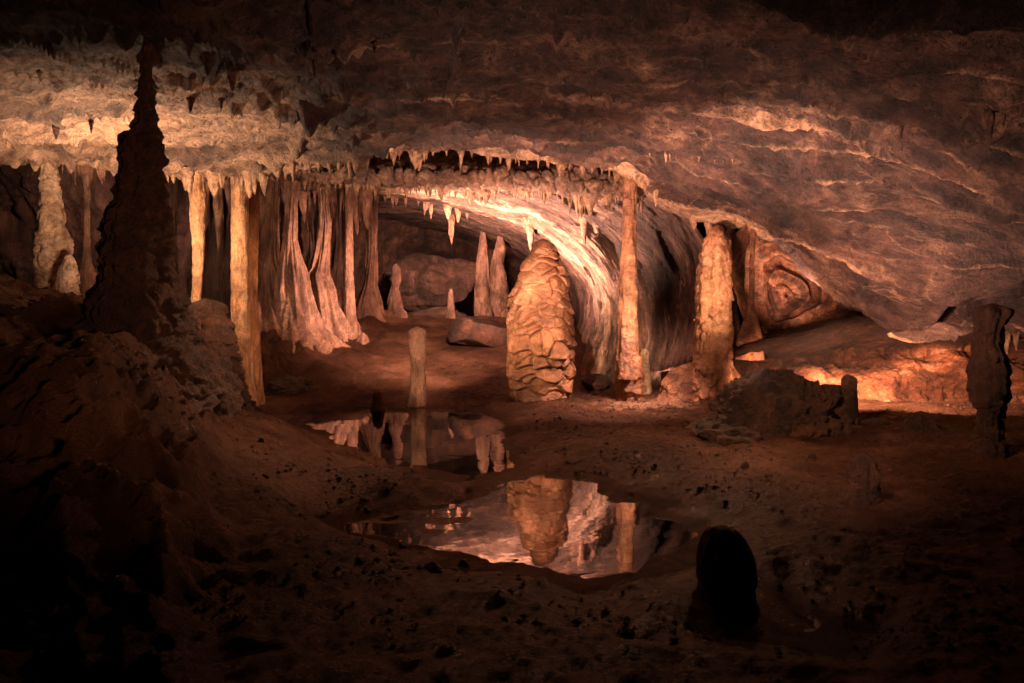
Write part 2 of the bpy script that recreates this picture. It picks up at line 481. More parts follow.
PX = [-700, -300, -100, 0, 130, 260, 400, 520, 640, 700, 760, 805, 845, 900, 960, 1024, 1200, 1500]
def ceiling():
    rows = []
    k = (np.array(PX) - 512) / FPX
    right = np.clip((np.array(PX) - 640) / 400, 0, 1.6)
    rows.append([(a * 7, -4, 2.4) for a in k])
    rows.append([(a * 5.5, 0.5, 3.2 - 0.5 * r) for a, r in zip(k, right)])
    rows.append([(a * 4.8, 3.2, 3.35 - 0.3 * r) for a, r in zip(k, right)])
    R = lambda pys, ds: [tuple(P(x, y, d)) for x, y, d in zip(PX, pys, ds)]
    #            -700 -300 -100   0  130  260  400  520  640  700  760  830  900  960 1024 1200 1500
    rows.append(R([  40,  40,  40,  42,  44,  46,  46,  46,  50,  52,  56,  58,  64,  72,  84, 100, 140, 180], [5.0]*13 + [4.9, 4.8, 4.7, 4.2, 3.8]))
    rows.append(R([ 100, 100, 100, 100, 100, 104, 104, 104, 106, 112, 120, 128, 136, 150, 168, 190, 230, 250], [6.4]*12 + [6.35, 6.3, 6.1, 6.0, 5.6, 5.2]))
    rows.append(R([ 130, 132, 135, 132, 130, 134, 130, 130, 134, 154, 174, 190, 208, 226, 236, 246, 270, 280], [7.7]*8 + [7.9, 7.9, 7.9, 7.8, 7.4, 7.0, 6.8, 6.7, 6.6, 6.4]))
    rows.append(R([ 150, 150, 150, 150, 150, 150, 137, 138, 150, 182, 200, 218, 250, 268, 270, 272, 288, 296], [8.5]*9 + [8.7, 8.8, 8.6, 8.1, 7.5, 7.2, 7.0, 6.9, 6.7]))
    rows.append(R([ 170, 168, 164, 160, 156, 156, 143, 144, 158, 196, 213, 230, 284, 302, 301, 302, 312, 320], [9.1]*9 + [9.1, 9.1, 9.0, 8.6, 7.9, 7.5, 7.3, 7.2, 7.0]))
    rows.append(R([ 166, 164, 160, 156, 152, 152, 140, 141, 155, 191, 209, 226, 279, 300, 299, 300, 310, 318], [9.5]*9 + [9.5, 9.6, 9.5, 9.0, 8.5, 8.2, 8.0, 7.9, 7.8]))
    rows.append(R([ 145, 145, 140, 138, 138, 138, 136, 136, 148, 180, 199, 218, 270, 297, 297, 298, 308, 316], [10.6]*9 + [10.6, 10.6, 10.4, 9.9, 9.4, 9.2, 9.0, 9.0, 9.0]))
    rows.append(R([ 160, 160, 160, 160, 158, 156, 152, 152, 160, 186, 206, 230, 276, 300, 305, 306, 312, 318], [12.6]*9 + [12.4, 12, 11.8, 11.4, 11, 11, 11, 11, 11]))
    V = loft(rows, 470, 900)
    def disp(p, V):
        r, c = uv(V)
        near = sstep(0.15, 0.3, r)
        c_, r_ = flowm(V)
        d = 0.15 * fbm(p * np.array([0.7, 1.0, 1.2]), 4, 101)
        wv = fbm(p * .7, 3, 55)
        q = np.stack([c_ * 0.6 + 0.4 * wv, r_ * 3.0 + 0.9 * wv, 0 * c_], 1)
        d = d + 0.085 * fbm(q, 5, 111, 0.6, ridged=True)
        amp = 0.25 + sstep(-0.2, 0.25, perlin(np.stack([c_ * 0.45, r_ * 0.6, 0 * c_], 1), 17))
        zone = 0.5 + 1.1 * sstep(6.3, 7.6, p[:, 1]) * sstep(9.3, 8.8, p[:, 1])
        d = d + zone * 0.13 * saw(r_ * 1.25 + 1.1 * wv + 0.12 * c_) * amp
        d = d + (0.055 - 0.03 * sstep(0.6, 2.2, p[:, 0])) * fbm(p * 2.8, 4, 125, 0.6, ridged=True) + 0.045 * fbm(p * 7, 4, 121, 0.62)
        d = d - 0.10 * sstep(8.0, 8.9, p[:, 1]) * perlin(np.stack([c_ * 1.1, r_ * 0.0 + 3.3, 0 * c_], 1), 71)
        # vertical-ish flutes on the sagging right flank
        fl = sstep(3.0, 4.6, p[:, 0]) * sstep(2.6, 2.0, p[:, 2])
        d = d + fl * 0.17 * perlin(np.stack([p[:, 0] * 2.4, p[:, 2] * 0.7, p[:, 1] * .5], 1), 7)
        # scalloped steps of old strata
        # pits over the left part
        f1, f2 = worley(p * 3.4 + 0.8 * fbm(p * 2, 3, 10)[:, None], 9)
        pit = sstep(-0.3, -1.8, p[:, 0]) * sstep(-0.12, 0.2, perlin(p * 1.1, 3))
        d = d + 0.20 * np.clip(0.36 - f1, 0, 1) / 0.36 * pit - 0.07 * fbm(p * 4.2, 4, 12, 0.65) * sstep(-0.3, -1.8, p[:, 0])
        e1, e2 = worley(np.stack([c_ * 0.7 + wv, r_ * 1.5 + wv, 0.5 * wv], 1), 23)
        rt = sstep(0.6, 2.2, p[:, 0])
        d = d + (1 - rt) * (0.07 * sstep(0.05, 0.0, e2 - e1) + 0.05 * perlin(np.stack([e1 * 0 + np.floor(e2 * 3), r_, c_ * .5], 1), 5))
        d = d + rt * (0.20 * saw(r_ * 1.9 + 0.7 * perlin(np.stack([c_ * 0.35, r_ * 0.5, 0 * c_], 1), 33) + 0.10 * c_) + 0.05 * saw(r_ * 4.7 + 1.1 * perlin(np.stack([c_ * 0.4, r_ * 0.8, 0 * c_], 1), 35)))
        return -d
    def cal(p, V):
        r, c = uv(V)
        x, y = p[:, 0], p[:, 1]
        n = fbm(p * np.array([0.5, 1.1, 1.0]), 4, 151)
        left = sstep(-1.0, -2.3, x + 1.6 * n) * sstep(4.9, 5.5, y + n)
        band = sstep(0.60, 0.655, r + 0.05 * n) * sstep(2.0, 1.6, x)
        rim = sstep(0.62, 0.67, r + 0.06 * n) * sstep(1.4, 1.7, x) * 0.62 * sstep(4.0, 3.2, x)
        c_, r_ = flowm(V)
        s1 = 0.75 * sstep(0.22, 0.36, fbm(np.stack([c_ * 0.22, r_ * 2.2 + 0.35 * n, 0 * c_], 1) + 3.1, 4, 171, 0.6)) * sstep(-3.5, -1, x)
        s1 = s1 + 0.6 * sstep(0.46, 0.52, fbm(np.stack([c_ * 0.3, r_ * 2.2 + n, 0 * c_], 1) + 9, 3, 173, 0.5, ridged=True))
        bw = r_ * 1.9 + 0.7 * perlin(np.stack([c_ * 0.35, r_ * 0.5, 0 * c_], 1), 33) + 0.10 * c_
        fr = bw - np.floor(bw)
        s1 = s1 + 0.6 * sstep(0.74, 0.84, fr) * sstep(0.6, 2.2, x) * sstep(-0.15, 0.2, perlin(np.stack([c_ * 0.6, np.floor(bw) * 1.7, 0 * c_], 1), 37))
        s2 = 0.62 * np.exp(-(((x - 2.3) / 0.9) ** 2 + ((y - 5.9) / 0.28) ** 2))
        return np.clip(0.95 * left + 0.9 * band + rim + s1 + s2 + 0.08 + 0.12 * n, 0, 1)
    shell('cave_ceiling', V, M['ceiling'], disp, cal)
ceiling()

def second_ledge():
    px = [150, 230, 300, 360, 430, 500, 560, 610, 645, 675]
    R = lambda pys, ds: [tuple(P(x, y, d)) for x, y, d in zip(px, pys, ds)]
    rows = [R([150]*2 + [148, 146, 146, 148, 150, 154, 160, 175], [10.6]*10),
            R([160]*2 + [162, 162, 163, 164, 165, 168, 172, 188], [10.1]*10),
            R([168]*2 + [171, 172, 173, 175, 176, 178, 183, 197], [9.8]*10),
            R([170]*2 + [174, 176, 179, 182, 184, 188, 190, 204], [9.9]*10),
            R([172]*2 + [176, 180, 182, 186, 188, 192, 193, 206], [10.3]*10),
            R([166]*2 + [172, 174, 176, 178, 182, 186, 188, 200], [11.2]*10)]
    V = loft(rows, 130, 620)
    mt = M['ledge']
    def disp(p, V):
        r, c = uv(V)
        f1, f2 = worley(p * np.array([4.6, 4.6, 6.0]) + 0.5 * fbm(p * 3, 3, 8)[:, None], 15)
        d = 0.075 * (1 - np.clip(f1, 0, 1) ** 2 * 1.3) * sstep(0.12, 0.4, r)
        return 1.35 * d - 0.05 * sstep(0.16, 0.0, f2 - f1) + 0.16 * fbm(p * 1.1, 3, 12) + 0.03 * fbm(p * 12, 4, 19)
    sh = shell('ceiling_ledge', V, mt, lambda p, V: -disp(p, V), lambda p, V: np.full(len(p), 0.45) + 0.3 * fbm(p * 2, 3, 4))
second_ledge()

def arch():
    rim = [(250,205,14.2),(300,202,14.2),(345,193,14.1),(390,194,13.7),(440,201,13.2),(490,215,12.5),(535,234,11.8),(568,258,11.2),(590,290,11.1),(594,325,11.0),(586,360,10.9),(576,400,10.8)]
    mid = [(240,185,12.8),(295,182,12.6),(345,178,12.4),(395,178,12.1),(450,180,11.7),(505,188,11.2),(565,206,10.8),(610,234,10.8),(640,275,10.8),(650,320,10.7),(645,365,10.6),(630,408,10.5)]
    out = [(230,160,11),(290,160,10.8),(345,158,10.7),(400,158,10.6),(460,158,10.6),(525,160,10.5),(600,166,10.4),(662,192,10.4),(704,240,10.4),(722,300,10.3),(720,355,10.2),(708,405,10.0)]
    lip = [(a, b + (3 if i < 7 else 0), d + .35) for i, (a, b, d) in enumerate(rim)]
    q = lambda L: [tuple(P(*c)) for c in L]
    rimw = np.array(q(rim))
    cx = P(470, 300, 11.4)
    b1 = rimw.copy(); b1[:, 1] += 1.2; b1[:, 2] += 0.12; b1[-5:, 0] += 0.22
    b2 = rimw.copy(); b2[:, 1] = 16.5; b2[:, 2] += 0.0; b2[-5:, 0] += 0.1
    b3 = rimw.copy(); b3[:, 1] = 20.0; b3[:, 2] -= 0.25
    half = rimw * 0.5 + np.array(q(mid)) * 0.5
    half[:, 1] -= 0.12
    V = loft([q(out), q(mid), half, rimw, np.array(q(lip)), b1, b2, b3], 330, 560)
    def disp(p, V):
        r, c = uv(V)
        d = 0.14 * fbm(p * 0.9, 3, 201)
        c_, r_ = flowm(V)
        wv = fbm(p * 0.7, 3, 211)
        d = d + 0.06 * saw(r_ * 2.2 + 1.8 * wv + 0.1 * c_) * sstep(-0.2, 0.3, perlin(np.stack([c_ * 0.8, r_ * 1.5, 0 * c_], 1), 19))
        d = d + 0.075 * fbm(np.stack([c_ * 0.9, r_ * 4.0 + 0.9 * wv, 0 * c_], 1), 5, 221, 0.6, ridged=True)
        d = d + 0.035 * fbm(p * 7, 4, 231, 0.6)
        return d
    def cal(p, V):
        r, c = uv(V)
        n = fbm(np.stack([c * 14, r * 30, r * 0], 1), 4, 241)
        e = np.exp(-((r - 0.385) / 0.075) ** 2) * sstep(0.1, 0.2, c)  # rim made paler: lamp light on it painted into the colour
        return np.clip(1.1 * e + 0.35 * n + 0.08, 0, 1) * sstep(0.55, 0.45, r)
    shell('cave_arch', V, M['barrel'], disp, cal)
arch()

def back_wall():
    ang = [(-1000, 9, 4), (-500, 10.5, 0), (-200, 12.0, 0), (0, 12.2, 0), (150, 12.0, 0), (240, 13.4, 0), (330, 16, 0), (400, 18.6, 0), (480, 19.2, 0), (560, 18.5, 0), (640, 15.0, 0), (720, 12.6, 0), (800, 11.5, 0), (1000, 11.5, 0), (1600, 11, 0)]
    rows = []
    for z, dd in ((-0.4, -0.8), (0.4, -0.5), (1.0, -0.1), (1.7, 0.3), (2.5, 0.2), (3.3, -0.2), (4.2, -0.6)):
        rows.append([((a - 512) / FPX * (d + dd), d + dd, z) for a, d, _ in ang])
    V = loft(rows, 240, 900)
    def disp(p, V):
        d = 0.65 * fbm(p * 0.75, 4, 301) + 0.30 * fbm(p * np.array([2.2, 2.2, 0.5]), 4, 311, ridged=True)
        d = d + 0.05 * fbm(p * 6, 4, 321, 0.6)
        return -d
    shell('cave_wall', V, M['wall'], disp, lambda p, V: 0.22 + 0.3 * fbm(p * np.array([2, 2, .6]), 3, 9))
back_wall()

def recess_wall():
    px = [660, 700, 740, 800, 850, 900, 960, 1024, 1150, 1400]
    R = lambda pys, ds: [tuple(P(x, y, d)) for x, y, d in zip(px, pys, ds)]
    rows = [R([372, 362, 338, 326, 318, 312, 310, 308, 316, 320], [10.4, 10.2, 9.9, 9.6, 9.4, 9.2, 9.0, 8.9, 8.8, 8.6]),
            R([374, 364, 346, 330, 318, 314, 312, 312, 318, 322], [9.9, 9.6, 9.0, 8.6, 8.3, 8.1, 7.9, 7.8, 7.7, 7.5]),
            R([380, 372, 356, 340, 328, 324, 322, 322, 328, 332], [9.8, 9.5, 9.0, 8.7, 8.4, 8.2, 8.0, 7.9, 7.8, 7.7]),
            R([386, 380, 368, 359, 353, 350, 348, 348, 350, 355], [9.7, 9.5, 9.4, 9.35, 9.3, 9.25, 9.2, 9.1, 8.9, 8.6]),
            R([394, 390, 384, 378, 374, 372, 370, 370, 372, 375], [9.6, 9.3, 9.0, 8.85, 8.75, 8.7, 8.6, 8.5, 8.4, 8.1]),
            R([404, 402, 402, 400, 398, 396, 396, 396, 398, 400], [9.5, 9.25, 8.9, 8.7, 8.6, 8.55, 8.5, 8.4, 8.3, 8.0]),
            R([418, 420, 424, 424, 424, 424, 424, 424, 430, 436], [9.3, 9.1, 8.7, 8.4, 8.3, 8.25, 8.2, 8.1, 8.0, 7.8]),
            R([430, 436, 450, 450, 450, 450, 450, 450, 460, 470], [9.1, 8.8, 8.4, 8.1, 8.0, 8.0, 7.9, 7.8, 7.8, 7.6])]
    V = loft(rows, 190, 520)
    def disp(p, V):
        r, c = uv(V)
        body = sstep(0.36, 0.5, r)
        d = 0.16 * fbm(p * np.array([1.6, 1, 1.2]), 4, 401) * (0.5 + body)
        d = d + 0.10 * body * fbm(p * 2.6, 4, 405, 0.6, ridged=True) + 0.12 * body * fbm(p * np.array([3.2, 2, 0.8]), 3, 411, ridged=True) + 0.025 * fbm(p * 8, 4, 421, 0.6)
        return d
    def cal(p, V):
        r, c = uv(V)
        return np.clip(0.30 + 0.7 * fbm(p * np.array([1, 1, 2.5]), 3, 431), 0, 1) * sstep(0.33, 0.45, r)
    def shade_bands(p, V):
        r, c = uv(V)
        return sstep(0.66, 0.48, r + 0.14 * sstep(0.5, 0.62, c) + 0.10 * fbm(p * 1.5, 3, 441)) * 1.0  # shade of the undercut below the roof lip, painted near-black
    o = shell('recess_wall', V, M['orange'], disp, cal, shade_bands=shade_bands)
recess_wall()

def alcove():
    rim = [(738,262),(744,240),(762,226),(788,230),(814,244),(840,268),(854,298),(842,318),(806,332),(775,342),(758,338),(748,318),(740,290)]
    cen = np.array([786.0, 296.0])
    rings = []
    for s, d in ((1.12, 9.05), (1.0, 9.2), (0.92, 9.45), (0.78, 9.6), (0.62, 9.7), (0.42, 9.78), (0.2, 9.72), (0.02, 9.7)):
        rings.append([tuple(P(*(cen + (np.array(a) - cen) * s), d + 0.0007 * (a[0] - 786))) for a in rim + rim[:1]])
    V = loft(rings, 150, 260)
    def disp(p, V):
        r, c = uv(V)
        ph = r * 30 + 3.5 * fbm(p * 1.3, 3, 501)
        return 0.075 * np.sin(ph) * sstep(0.05, 0.2, r) * sstep(1.0, 0.8, r) + 0.03 * fbm(p * 6, 4, 511) + 0.08 * fbm(p * 1.5, 2, 521)
    shell('alcove_wall', V, M['orange'], disp, lambda p, V: 0.5 + 0.5 * fbm(p * 3, 3, 5), shade_bands=lambda p, V: 0.7 * sstep(0.62, 0.9, np.sin(uv(V)[0] * 30 + 3.5 * fbm(p * 1.3, 3, 501) + 2.2) + 0.5 * fbm(p * 4, 3, 78)))  # darker bands follow the ridge waves
alcove()

def outer_walls():
    """sides and back of the chamber around the viewer"""
    pts = [(-9.5, 11), (-9.0, 7), (-8.0, 3), (-6.5, -1), (-4, -3.6), (0, -4), (4, -3.6), (6.5, -1), (7.6, 3), (8.4, 7), (9, 11)]
    rows = [[(x * s, y * s if y < 0 else y, z) for x, y in pts] for z, s in ((-0.4, 0.95), (0.6, 1.0), (1.8, 1.03), (2.8, 1.0), (3.8, 0.9))]
    V = loft(rows, 90, 420)
    shell('side_wall', V, M['wall'], lambda p, V: 0.4 * fbm(p * 0.8, 4, 601) + 0.12 * fbm(p * 2.5, 4, 611, ridged=True), lambda p, V: 0.15 + 0 * p[:, 0])
outer_walls()

# ------------------------------------------------------------------ dripstones
def ring_body(prof, d, seed=0, flute=0.10, lump=0.08, fine=0.03, plates=0.0, plate_size=(5.0, 7.5), seg=None, dens=None, depth_scale=1.0, band=0.0, flute_k=5.0, cal=0.5, capb=True, warp=0.0):
    """prof: list of (py, px_centre, width_px) top to bottom, at distance d. returns verts (rel. base), faces, base"""
    A = []
    for k in prof:
        py, pc, w = k[:3]
        dd = d + (k[3] if len(k) > 3 else 0)
        c = P(pc, py, dd); r = w * 0.5 / FPX * dd
        A.append([c[0], c[1], c[2], r])
    A = np.array(A)
    L = np.abs(np.diff(A[:, 2])).sum()
    # resample by height
    t = np.concatenate([[0], np.cumsum(np.abs(np.diff(A[:, 2])) + 0.35 * np.abs(np.diff(A[:, 3])) + 1e-4)]); t /= t[-1]
    rmax = A[:, 3].max()
    step = dens or max(0.008, min(0.016, rmax / 6))
    n = int(min(260, max(14, L / step)))
    tt = np.linspace(0, 1, n)
    # smooth interpolation (monotone-ish): linear then blur
    R = np.stack([np.interp(tt, t, A[:, i]) for i in range(4)], 1)
    kk = max(1, int(n / len(A) / 5))
    ker = np.hanning(2 * kk + 3)[1:-1]; ker /= ker.sum()
    pad = len(ker) // 2
    Rp = np.concatenate([2 * R[:1] - R[1:pad + 1][::-1], R, 2 * R[-1:] - R[-pad - 1:-1][::-1]])
    R = np.stack([np.convolve(Rp[:, i], ker, 'valid') for i in range(4)], 1)
    R[:, 3] = np.maximum(R[:, 3], 0.003)
    seg = seg or int(min(150, max(14, 2 * math.pi * rmax / step)))
    th = np.linspace(0, 2 * math.pi, seg, endpoint=False)
    cx, cy, cz, rr = [R[:, i][:, None] for i in range(4)]
    ct, st = np.cos(th)[None], np.sin(th)[None]
    X = cx + rr * ct; Y = cy + rr * st * depth_scale; Z = cz + 0 * ct
    p = np.stack([X, Y, Z], -1).reshape(-1, 3)
    sc = 0.25 / max(rmax, 0.02)
    q = p * 1.0
    rflat = np.repeat(R[:, 3], seg)
    lo = np.stack([np.tile(np.cos(th), n) * flute_k * 0.35, np.tile(np.sin(th), n) * flute_k * 0.35, p[:, 2] * 1.1], 1)
    disp = flute * perlin(lo + seed * 3.1, 700 + seed) * 1.6
    disp = disp + lump * fbm(np.stack([np.tile(np.cos(th), n), np.tile(np.sin(th), n), p[:, 2] / max(rmax, 0.03) * 0.5], 1) * 1.7 + seed, 3, 720 + seed) * 1.6
    if band:
        zz = p[:, 2] / max(rmax, .05)
        disp = disp + band * np.sin(zz * 5 + 4 * perlin(np.stack([zz, zz * 0, zz * 0], 1), 5 + seed))
    r2 = rflat * (1 + disp)
    r2 = r2 + fine * fbm(p * 14 + seed, 4, 740 + seed, 0.6) * np.minimum(1, rflat / 0.05) * 0.5
    if plates:
        wv = np.stack([fbm(p * 2.2, 3, 61 + seed), fbm(p * 2.2, 3, 63 + seed), fbm(p * 2.2, 3, 65 + seed)], 1) * 0.8
        f1, f2, bz = worley((p + 3.3 * seed) * np.array([plate_size[0], plate_size[0], plate_size[1]]) + wv, 70 + seed, True)
        e = np.clip((f2 - f1) / 0.20, 0, 1)
        pl = plates * np.clip(rflat / (0.7 * rmax), 0.25, 1) * np.clip(0.75 + 1.2 * perlin(p * 1.9, 67 + seed), 0.25, 1.4)
        r2 = r2 + pl * ((1 - (1 - e) ** 2.2) - 0.8) - pl * 0.9 * np.clip(bz, -0.6, 0.6) + pl * 0.45 * fbm(p * 5, 4, 66 + seed)
    r2 = np.maximum(r2, 0.002)
    X = np.repeat(R[:, 0], seg) + r2 * np.tile(np.cos(th), n)
    Y = np.repeat(R[:, 1], seg) + r2 * np.tile(np.sin(th), n) * depth_scale
    Z = p[:, 2] + 0.3 * fine * fbm(p * 9 + 5, 3, 760)
    if warp:
        X = X + warp * perlin(np.stack([Z * 1.5, Z * 0, Z * 0], 1) + 9.1, seed)
    V = np.stack([X, Y, Z], 1)
    top = V[:seg].mean(0); bot = V[-seg:].mean(0)
    top[2] += r2[:seg].mean() * 0.35
    V = np.concatenate([V, [top, bot]])
    F = grid_faces(n, seg, wrap=True)[:, ::-1]
    k = np.arange(seg)
    F1 = np.stack([np.full(seg, n * seg), (k + 1) % seg, k], 1)[:, ::-1]
    F2 = np.stack([np.full(seg, n * seg + 1), (n - 1) * seg + k, (n - 1) * seg + (k + 1) % seg], 1)[:, ::-1]
    base = bot.copy()
    calv = np.clip(cal + 0.5 * fbm(V * np.array([3, 3, 1.2]) + seed, 3, 780), 0, 1)
    return V, [F, F1, F2], base, calv

_sd = [0]
def drip(name, prof, d, mat, label=None, cat=None, group=None, parent=None, origin=None, **kw):
    _sd[0] += 1
    if kw.pop('bury', True):
        l = prof[-1]
        prof = list(prof) + [(l[0] + 0.28 * FPX / d, l[1], l[2] * 1.15)]
    V, F, base, c = ring_body(prof, d, seed=kw.pop('seed', _sd[0]), **kw)
    o0 = np.array(origin) if origin is not None else base
    me = make_mesh(name, V - o0, F, M[mat], {'calcite_or_lit': c})
    o = link(name, me, (0, 0, 0) if parent else o0, parent)
    return tag(o, label, cat, group)

def holder(name, loc, label, cat, group=None):
    o = bpy.data.objects.new(name, None); COL.objects.link(o)
    o.location = [float(v) for v in loc]; o.empty_display_size = 0.2
    return tag(o, label, cat, group)

# --- left side
drip('dripstone_column', [(120,50,22),(160,49,14),(180,49,17),(205,51,20),(228,52,24),(245,54,30),(265,53,30),(285,49,24),(300,47,25),(320,46,28)], 9.0, 'white', 'pale thick column behind the dark mound at the far left, swollen and knobbly halfway down', 'column', lump=0.14, flute=0.12, plates=0.02, cal=0.6)
drip('stalagmite', [(255,69,4),(260,69,9),(272,68,17),(285,68,19),(300,67,24),(318,66,30)], 8.6, 'white', 'small whitish stalagmite peeking over the mound beside the thick knobbly column', 'stalagmite', lump=0.25, plates=0.02, cal=0.8)
drip('dripstone_column', [(165,86,14),(185,87,6),(215,87,5),(245,87,6),(262,87,8),(275,89,16),(300,90,26)], 9.4, 'pink', 'very thin column between the thick knobbly one and the dark foreground stalagmite', 'column', cal=0.3)
# dark foreground column standing on mound
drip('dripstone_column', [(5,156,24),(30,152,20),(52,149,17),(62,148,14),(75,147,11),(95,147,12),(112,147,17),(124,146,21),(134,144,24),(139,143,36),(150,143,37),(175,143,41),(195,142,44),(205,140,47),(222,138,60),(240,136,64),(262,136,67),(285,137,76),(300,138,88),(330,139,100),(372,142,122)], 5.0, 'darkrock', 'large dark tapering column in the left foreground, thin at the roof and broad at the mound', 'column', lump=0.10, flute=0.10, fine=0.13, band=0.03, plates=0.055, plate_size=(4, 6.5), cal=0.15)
drip('dripstone_column', [(148,196,26),(160,197,12),(175,197,13),(195,198,16),(215,198,15),(240,199,12),(270,198,10),(298,196,9),(306,196,11),(312,196,16),(330,196,20)], 8.7, 'column', 'slim pale column, narrowing downward to a white foot on the rock, left of the fused pair', 'column', cal=0.75, warp=0.02)
b = P(246, 412, 8.9)
h = holder('dripstone_column', b, 'tall honey coloured pair of fused columns rising from the left edge of the pool', 'column')
drip('shaft', [(100,240,26),(135,240,22),(150,240,19),(180,240,17),(230,240,16),(290,240,17),(330,241,18),(360,244,19),(390,247,18),(414,249,22)], 8.9, 'column', parent=h, origin=b, cal=0.65, flute=0.06)
drip('shaft', [(140,252,22),(160,253,14),(200,253,13),(250,252,12),(300,251,13),(340,252,15),(380,254,17),(410,256,20)], 9.12, 'column', parent=h, origin=b, cal=0.35, flute=0.08)
drip('foot', [(338,229,6),(343,231,18),(352,234,26),(364,236,26),(378,239,20),(392,242,22),(415,244,30)], 8.75, 'column', parent=h, origin=b, cal=0.6, lump=0.15)
drip('stalagmite', [(366,236,5),(370,236,12),(385,237,17),(400,237,19),(424,238,26)], 8.3, 'darkrock', 'short dark stalagmite in front of the foot of the fused pair of columns', 'stalagmite', lump=0.2)
drip('stalagmite', [(303,205,26),(306,205,34),(320,206,36),(345,207,40),(380,206,60),(420,205,90)], 7.6, 'darkrock', 'squat flat-topped brown stump on the mound below the slim pale column', 'stalagmite', lump=0.3, plates=0.05, fine=0.10, cal=0.1)
drip('stalagmite', [(316,214,16),(320,214,30),(340,216,36),(365,219,38),(392,222,40),(424,224,56)], 7.4, 'darkrock', 'rounded brown rock stump at the right end of the mound, nearest the fused columns', 'stalagmite', lump=0.3, plates=0.05, fine=0.10, cal=0.1)

# --- left middle group behind pool
drip('dripstone_column', [(130,272,20),(180,274,13),(215,272,13),(250,270,17),(275,270,30),(300,272,52),(330,278,96),(362,284,110)], 12.9, 'pink', 'broad fluted reddish column with a spreading skirt, just right of the fused pair', 'column', flute=0.34, flute_k=12, lump=0.12, cal=0.35)
drip('dripstone_column', [(130,296,24),(175,294,15),(205,291,11),(240,290,13),(270,291,24),(300,293,34),(326,294,50),(350,298,84)], 12.6, 'pink', 'ribbed pinkish column leaning on the broad skirted one at its right', 'column', flute=0.3, flute_k=12, lump=0.12, cal=0.55, plates=0.02)
drip('dripstone_column', [(130,324,10),(205,324,9),(225,325,12),(250,323,15),(268,320,18),(276,318,26),(290,320,38),(310,323,46),(330,326,56),(350,330,80)], 13.6, 'pink', 'bottle shaped column with slender neck and wide pale ribbed base', 'column', flute=0.26, flute_k=12, lump=0.1, cal=0.65, plates=0.025)
drip('dripstone_column', [(130,350,20),(192,350,12),(210,349,8),(240,349,8),(275,349,9),(300,350,10),(318,350,12),(336,351,15),(350,352,22)], 13.4, 'pink', 'slender straight column immediately right of the bottle shaped one', 'column', cal=0.6, flute=0.06)
drip('stalagmite', [(333,363,3),(337,363,10),(345,363,16),(352,363,24)], 13.0, 'pink', 'knee-high pinkish cone right of the slender straight column', 'stalagmite', cal=0.4)
for (x, y0, y1, w, dd, c) in ((170,165,330,10,11.3,.2),(214,165,330,12,11.5,.2),(228,170,330,9,11.4,.2),(309,165,330,7,14.6,.2),(336,180,320,8,14.8,.2)):
    drip('dripstone_column', [(y0-12,x,w*2.4),(y0+8,x,w*1.2),(0.5*(y0+y1)-10,x+2,w*.8),(y1-40,x,w*1.5),(y1,x,w*3.5)], dd, 'wall', {170:'dim reddish column far back between the dark foreground column and the slim pale one',214:'dim column in shadow just right of the slim pale one',228:'thin shadowed column nearly touching the fused pair on its left',309:'shadowed column in the gap between the ribbed column and the bottle shaped one',336:'shadowed thin column in the gap between the bottle shaped and the slender straight one'}[x], 'column', flute=0.3, flute_k=10, cal=c)
# --- rear chamber
drip('dripstone_column', [(180,371,12),(225,372,11),(255,372,10),(285,370,13),(310,368,30),(335,366,60)], 15.5, 'pink', 'dim fluted column against the back wall right of the slender straight column', 'column', flute=0.25, flute_k=10, cal=0.15)
drip('stalagmite', [(264,396,3),(268,396,9),(280,396,10),(288,395,7),(298,395,13),(312,396,18),(330,396,30)], 16.0, 'pink', 'dim knobbed stalagmite far back in the left of the rear chamber', 'stalagmite', cal=0.3, lump=0.2)
drip('stalagmite', [(308,399,6),(312,400,14),(322,401,18),(332,402,24)], 15.6, 'pink', 'small round stalagmite in front of the dim knobbed one in the rear chamber', 'stalagmite', cal=0.3)
drip('stalagmite', [(289,451,2.5),(293,451,5),(305,451,7),(315,451,9),(323,451,13),(331,450,24),(338,448,44)], 16.0, 'pink', 'small pointed stalagmite with flared foot left of the wedge-shaped boulder', 'stalagmite', cal=0.6)
drip('dripstone_column', [(180,483,7),(232,483,5),(245,483,8),(262,482,12),(285,482,16),(305,483,18),(320,484,20),(340,484,26)], 17.0, 'pink', 'pale spindle shaped column behind the boulder, the left and straighter of the two', 'column', cal=0.65, lump=0.08)
drip('dripstone_column', [(184,501,9),(240,500,7),(248,501,12),(262,498,13),(285,498,18),(305,500,19),(318,502,13),(335,506,16),(355,508,24)], 16.6, 'pink', 'wavy spindle shaped column between the boulder and the big central stalagmite', 'column', cal=0.5, lump=0.12, warp=0.04)
# --- centre
drip('stalagmite', [(329,417,13),(331,417,17),(337,417,17),(360,418,15),(385,418,16),(398,418,20),(403,418,20),(409,418,27)], 9.6, 'pink', 'short flat-topped pale pillar standing at the back edge of the pool', 'stalagmite', cal=0.7, flute=0.08, lump=0.06)
drip('stalagmite', [(391,378,4),(393,378,9),(399,378,11),(404,378,12),(412,378,18)], 9.3, 'darkrock', 'tiny dark-capped stalagmite at the pool edge left of the short pillar', 'stalagmite', cal=0.5)
drip('stalagmite', [(239,543,5),(242,543,17),(248,544,25),(255,543,30),(262,542,40),(272,543,47),(290,541,55),(310,540,62),(335,540,67),(360,540,68),(380,541,66),(395,541,61),(404,542,58),(412,542,64)], 9.7, 'honey', 'big honey coloured central stalagmite covered in scaly overlapping plates', 'stalagmite', plates=0.085, plate_size=(3.0, 5.0), lump=0.07, flute=0.03, fine=0.015, cal=0.35, dens=0.009)
b = P(629, 410, 9.3)
h = holder('dripstone_column', b, 'tall slim column with a thicker orange lower half, right of the big central stalagmite', 'column')
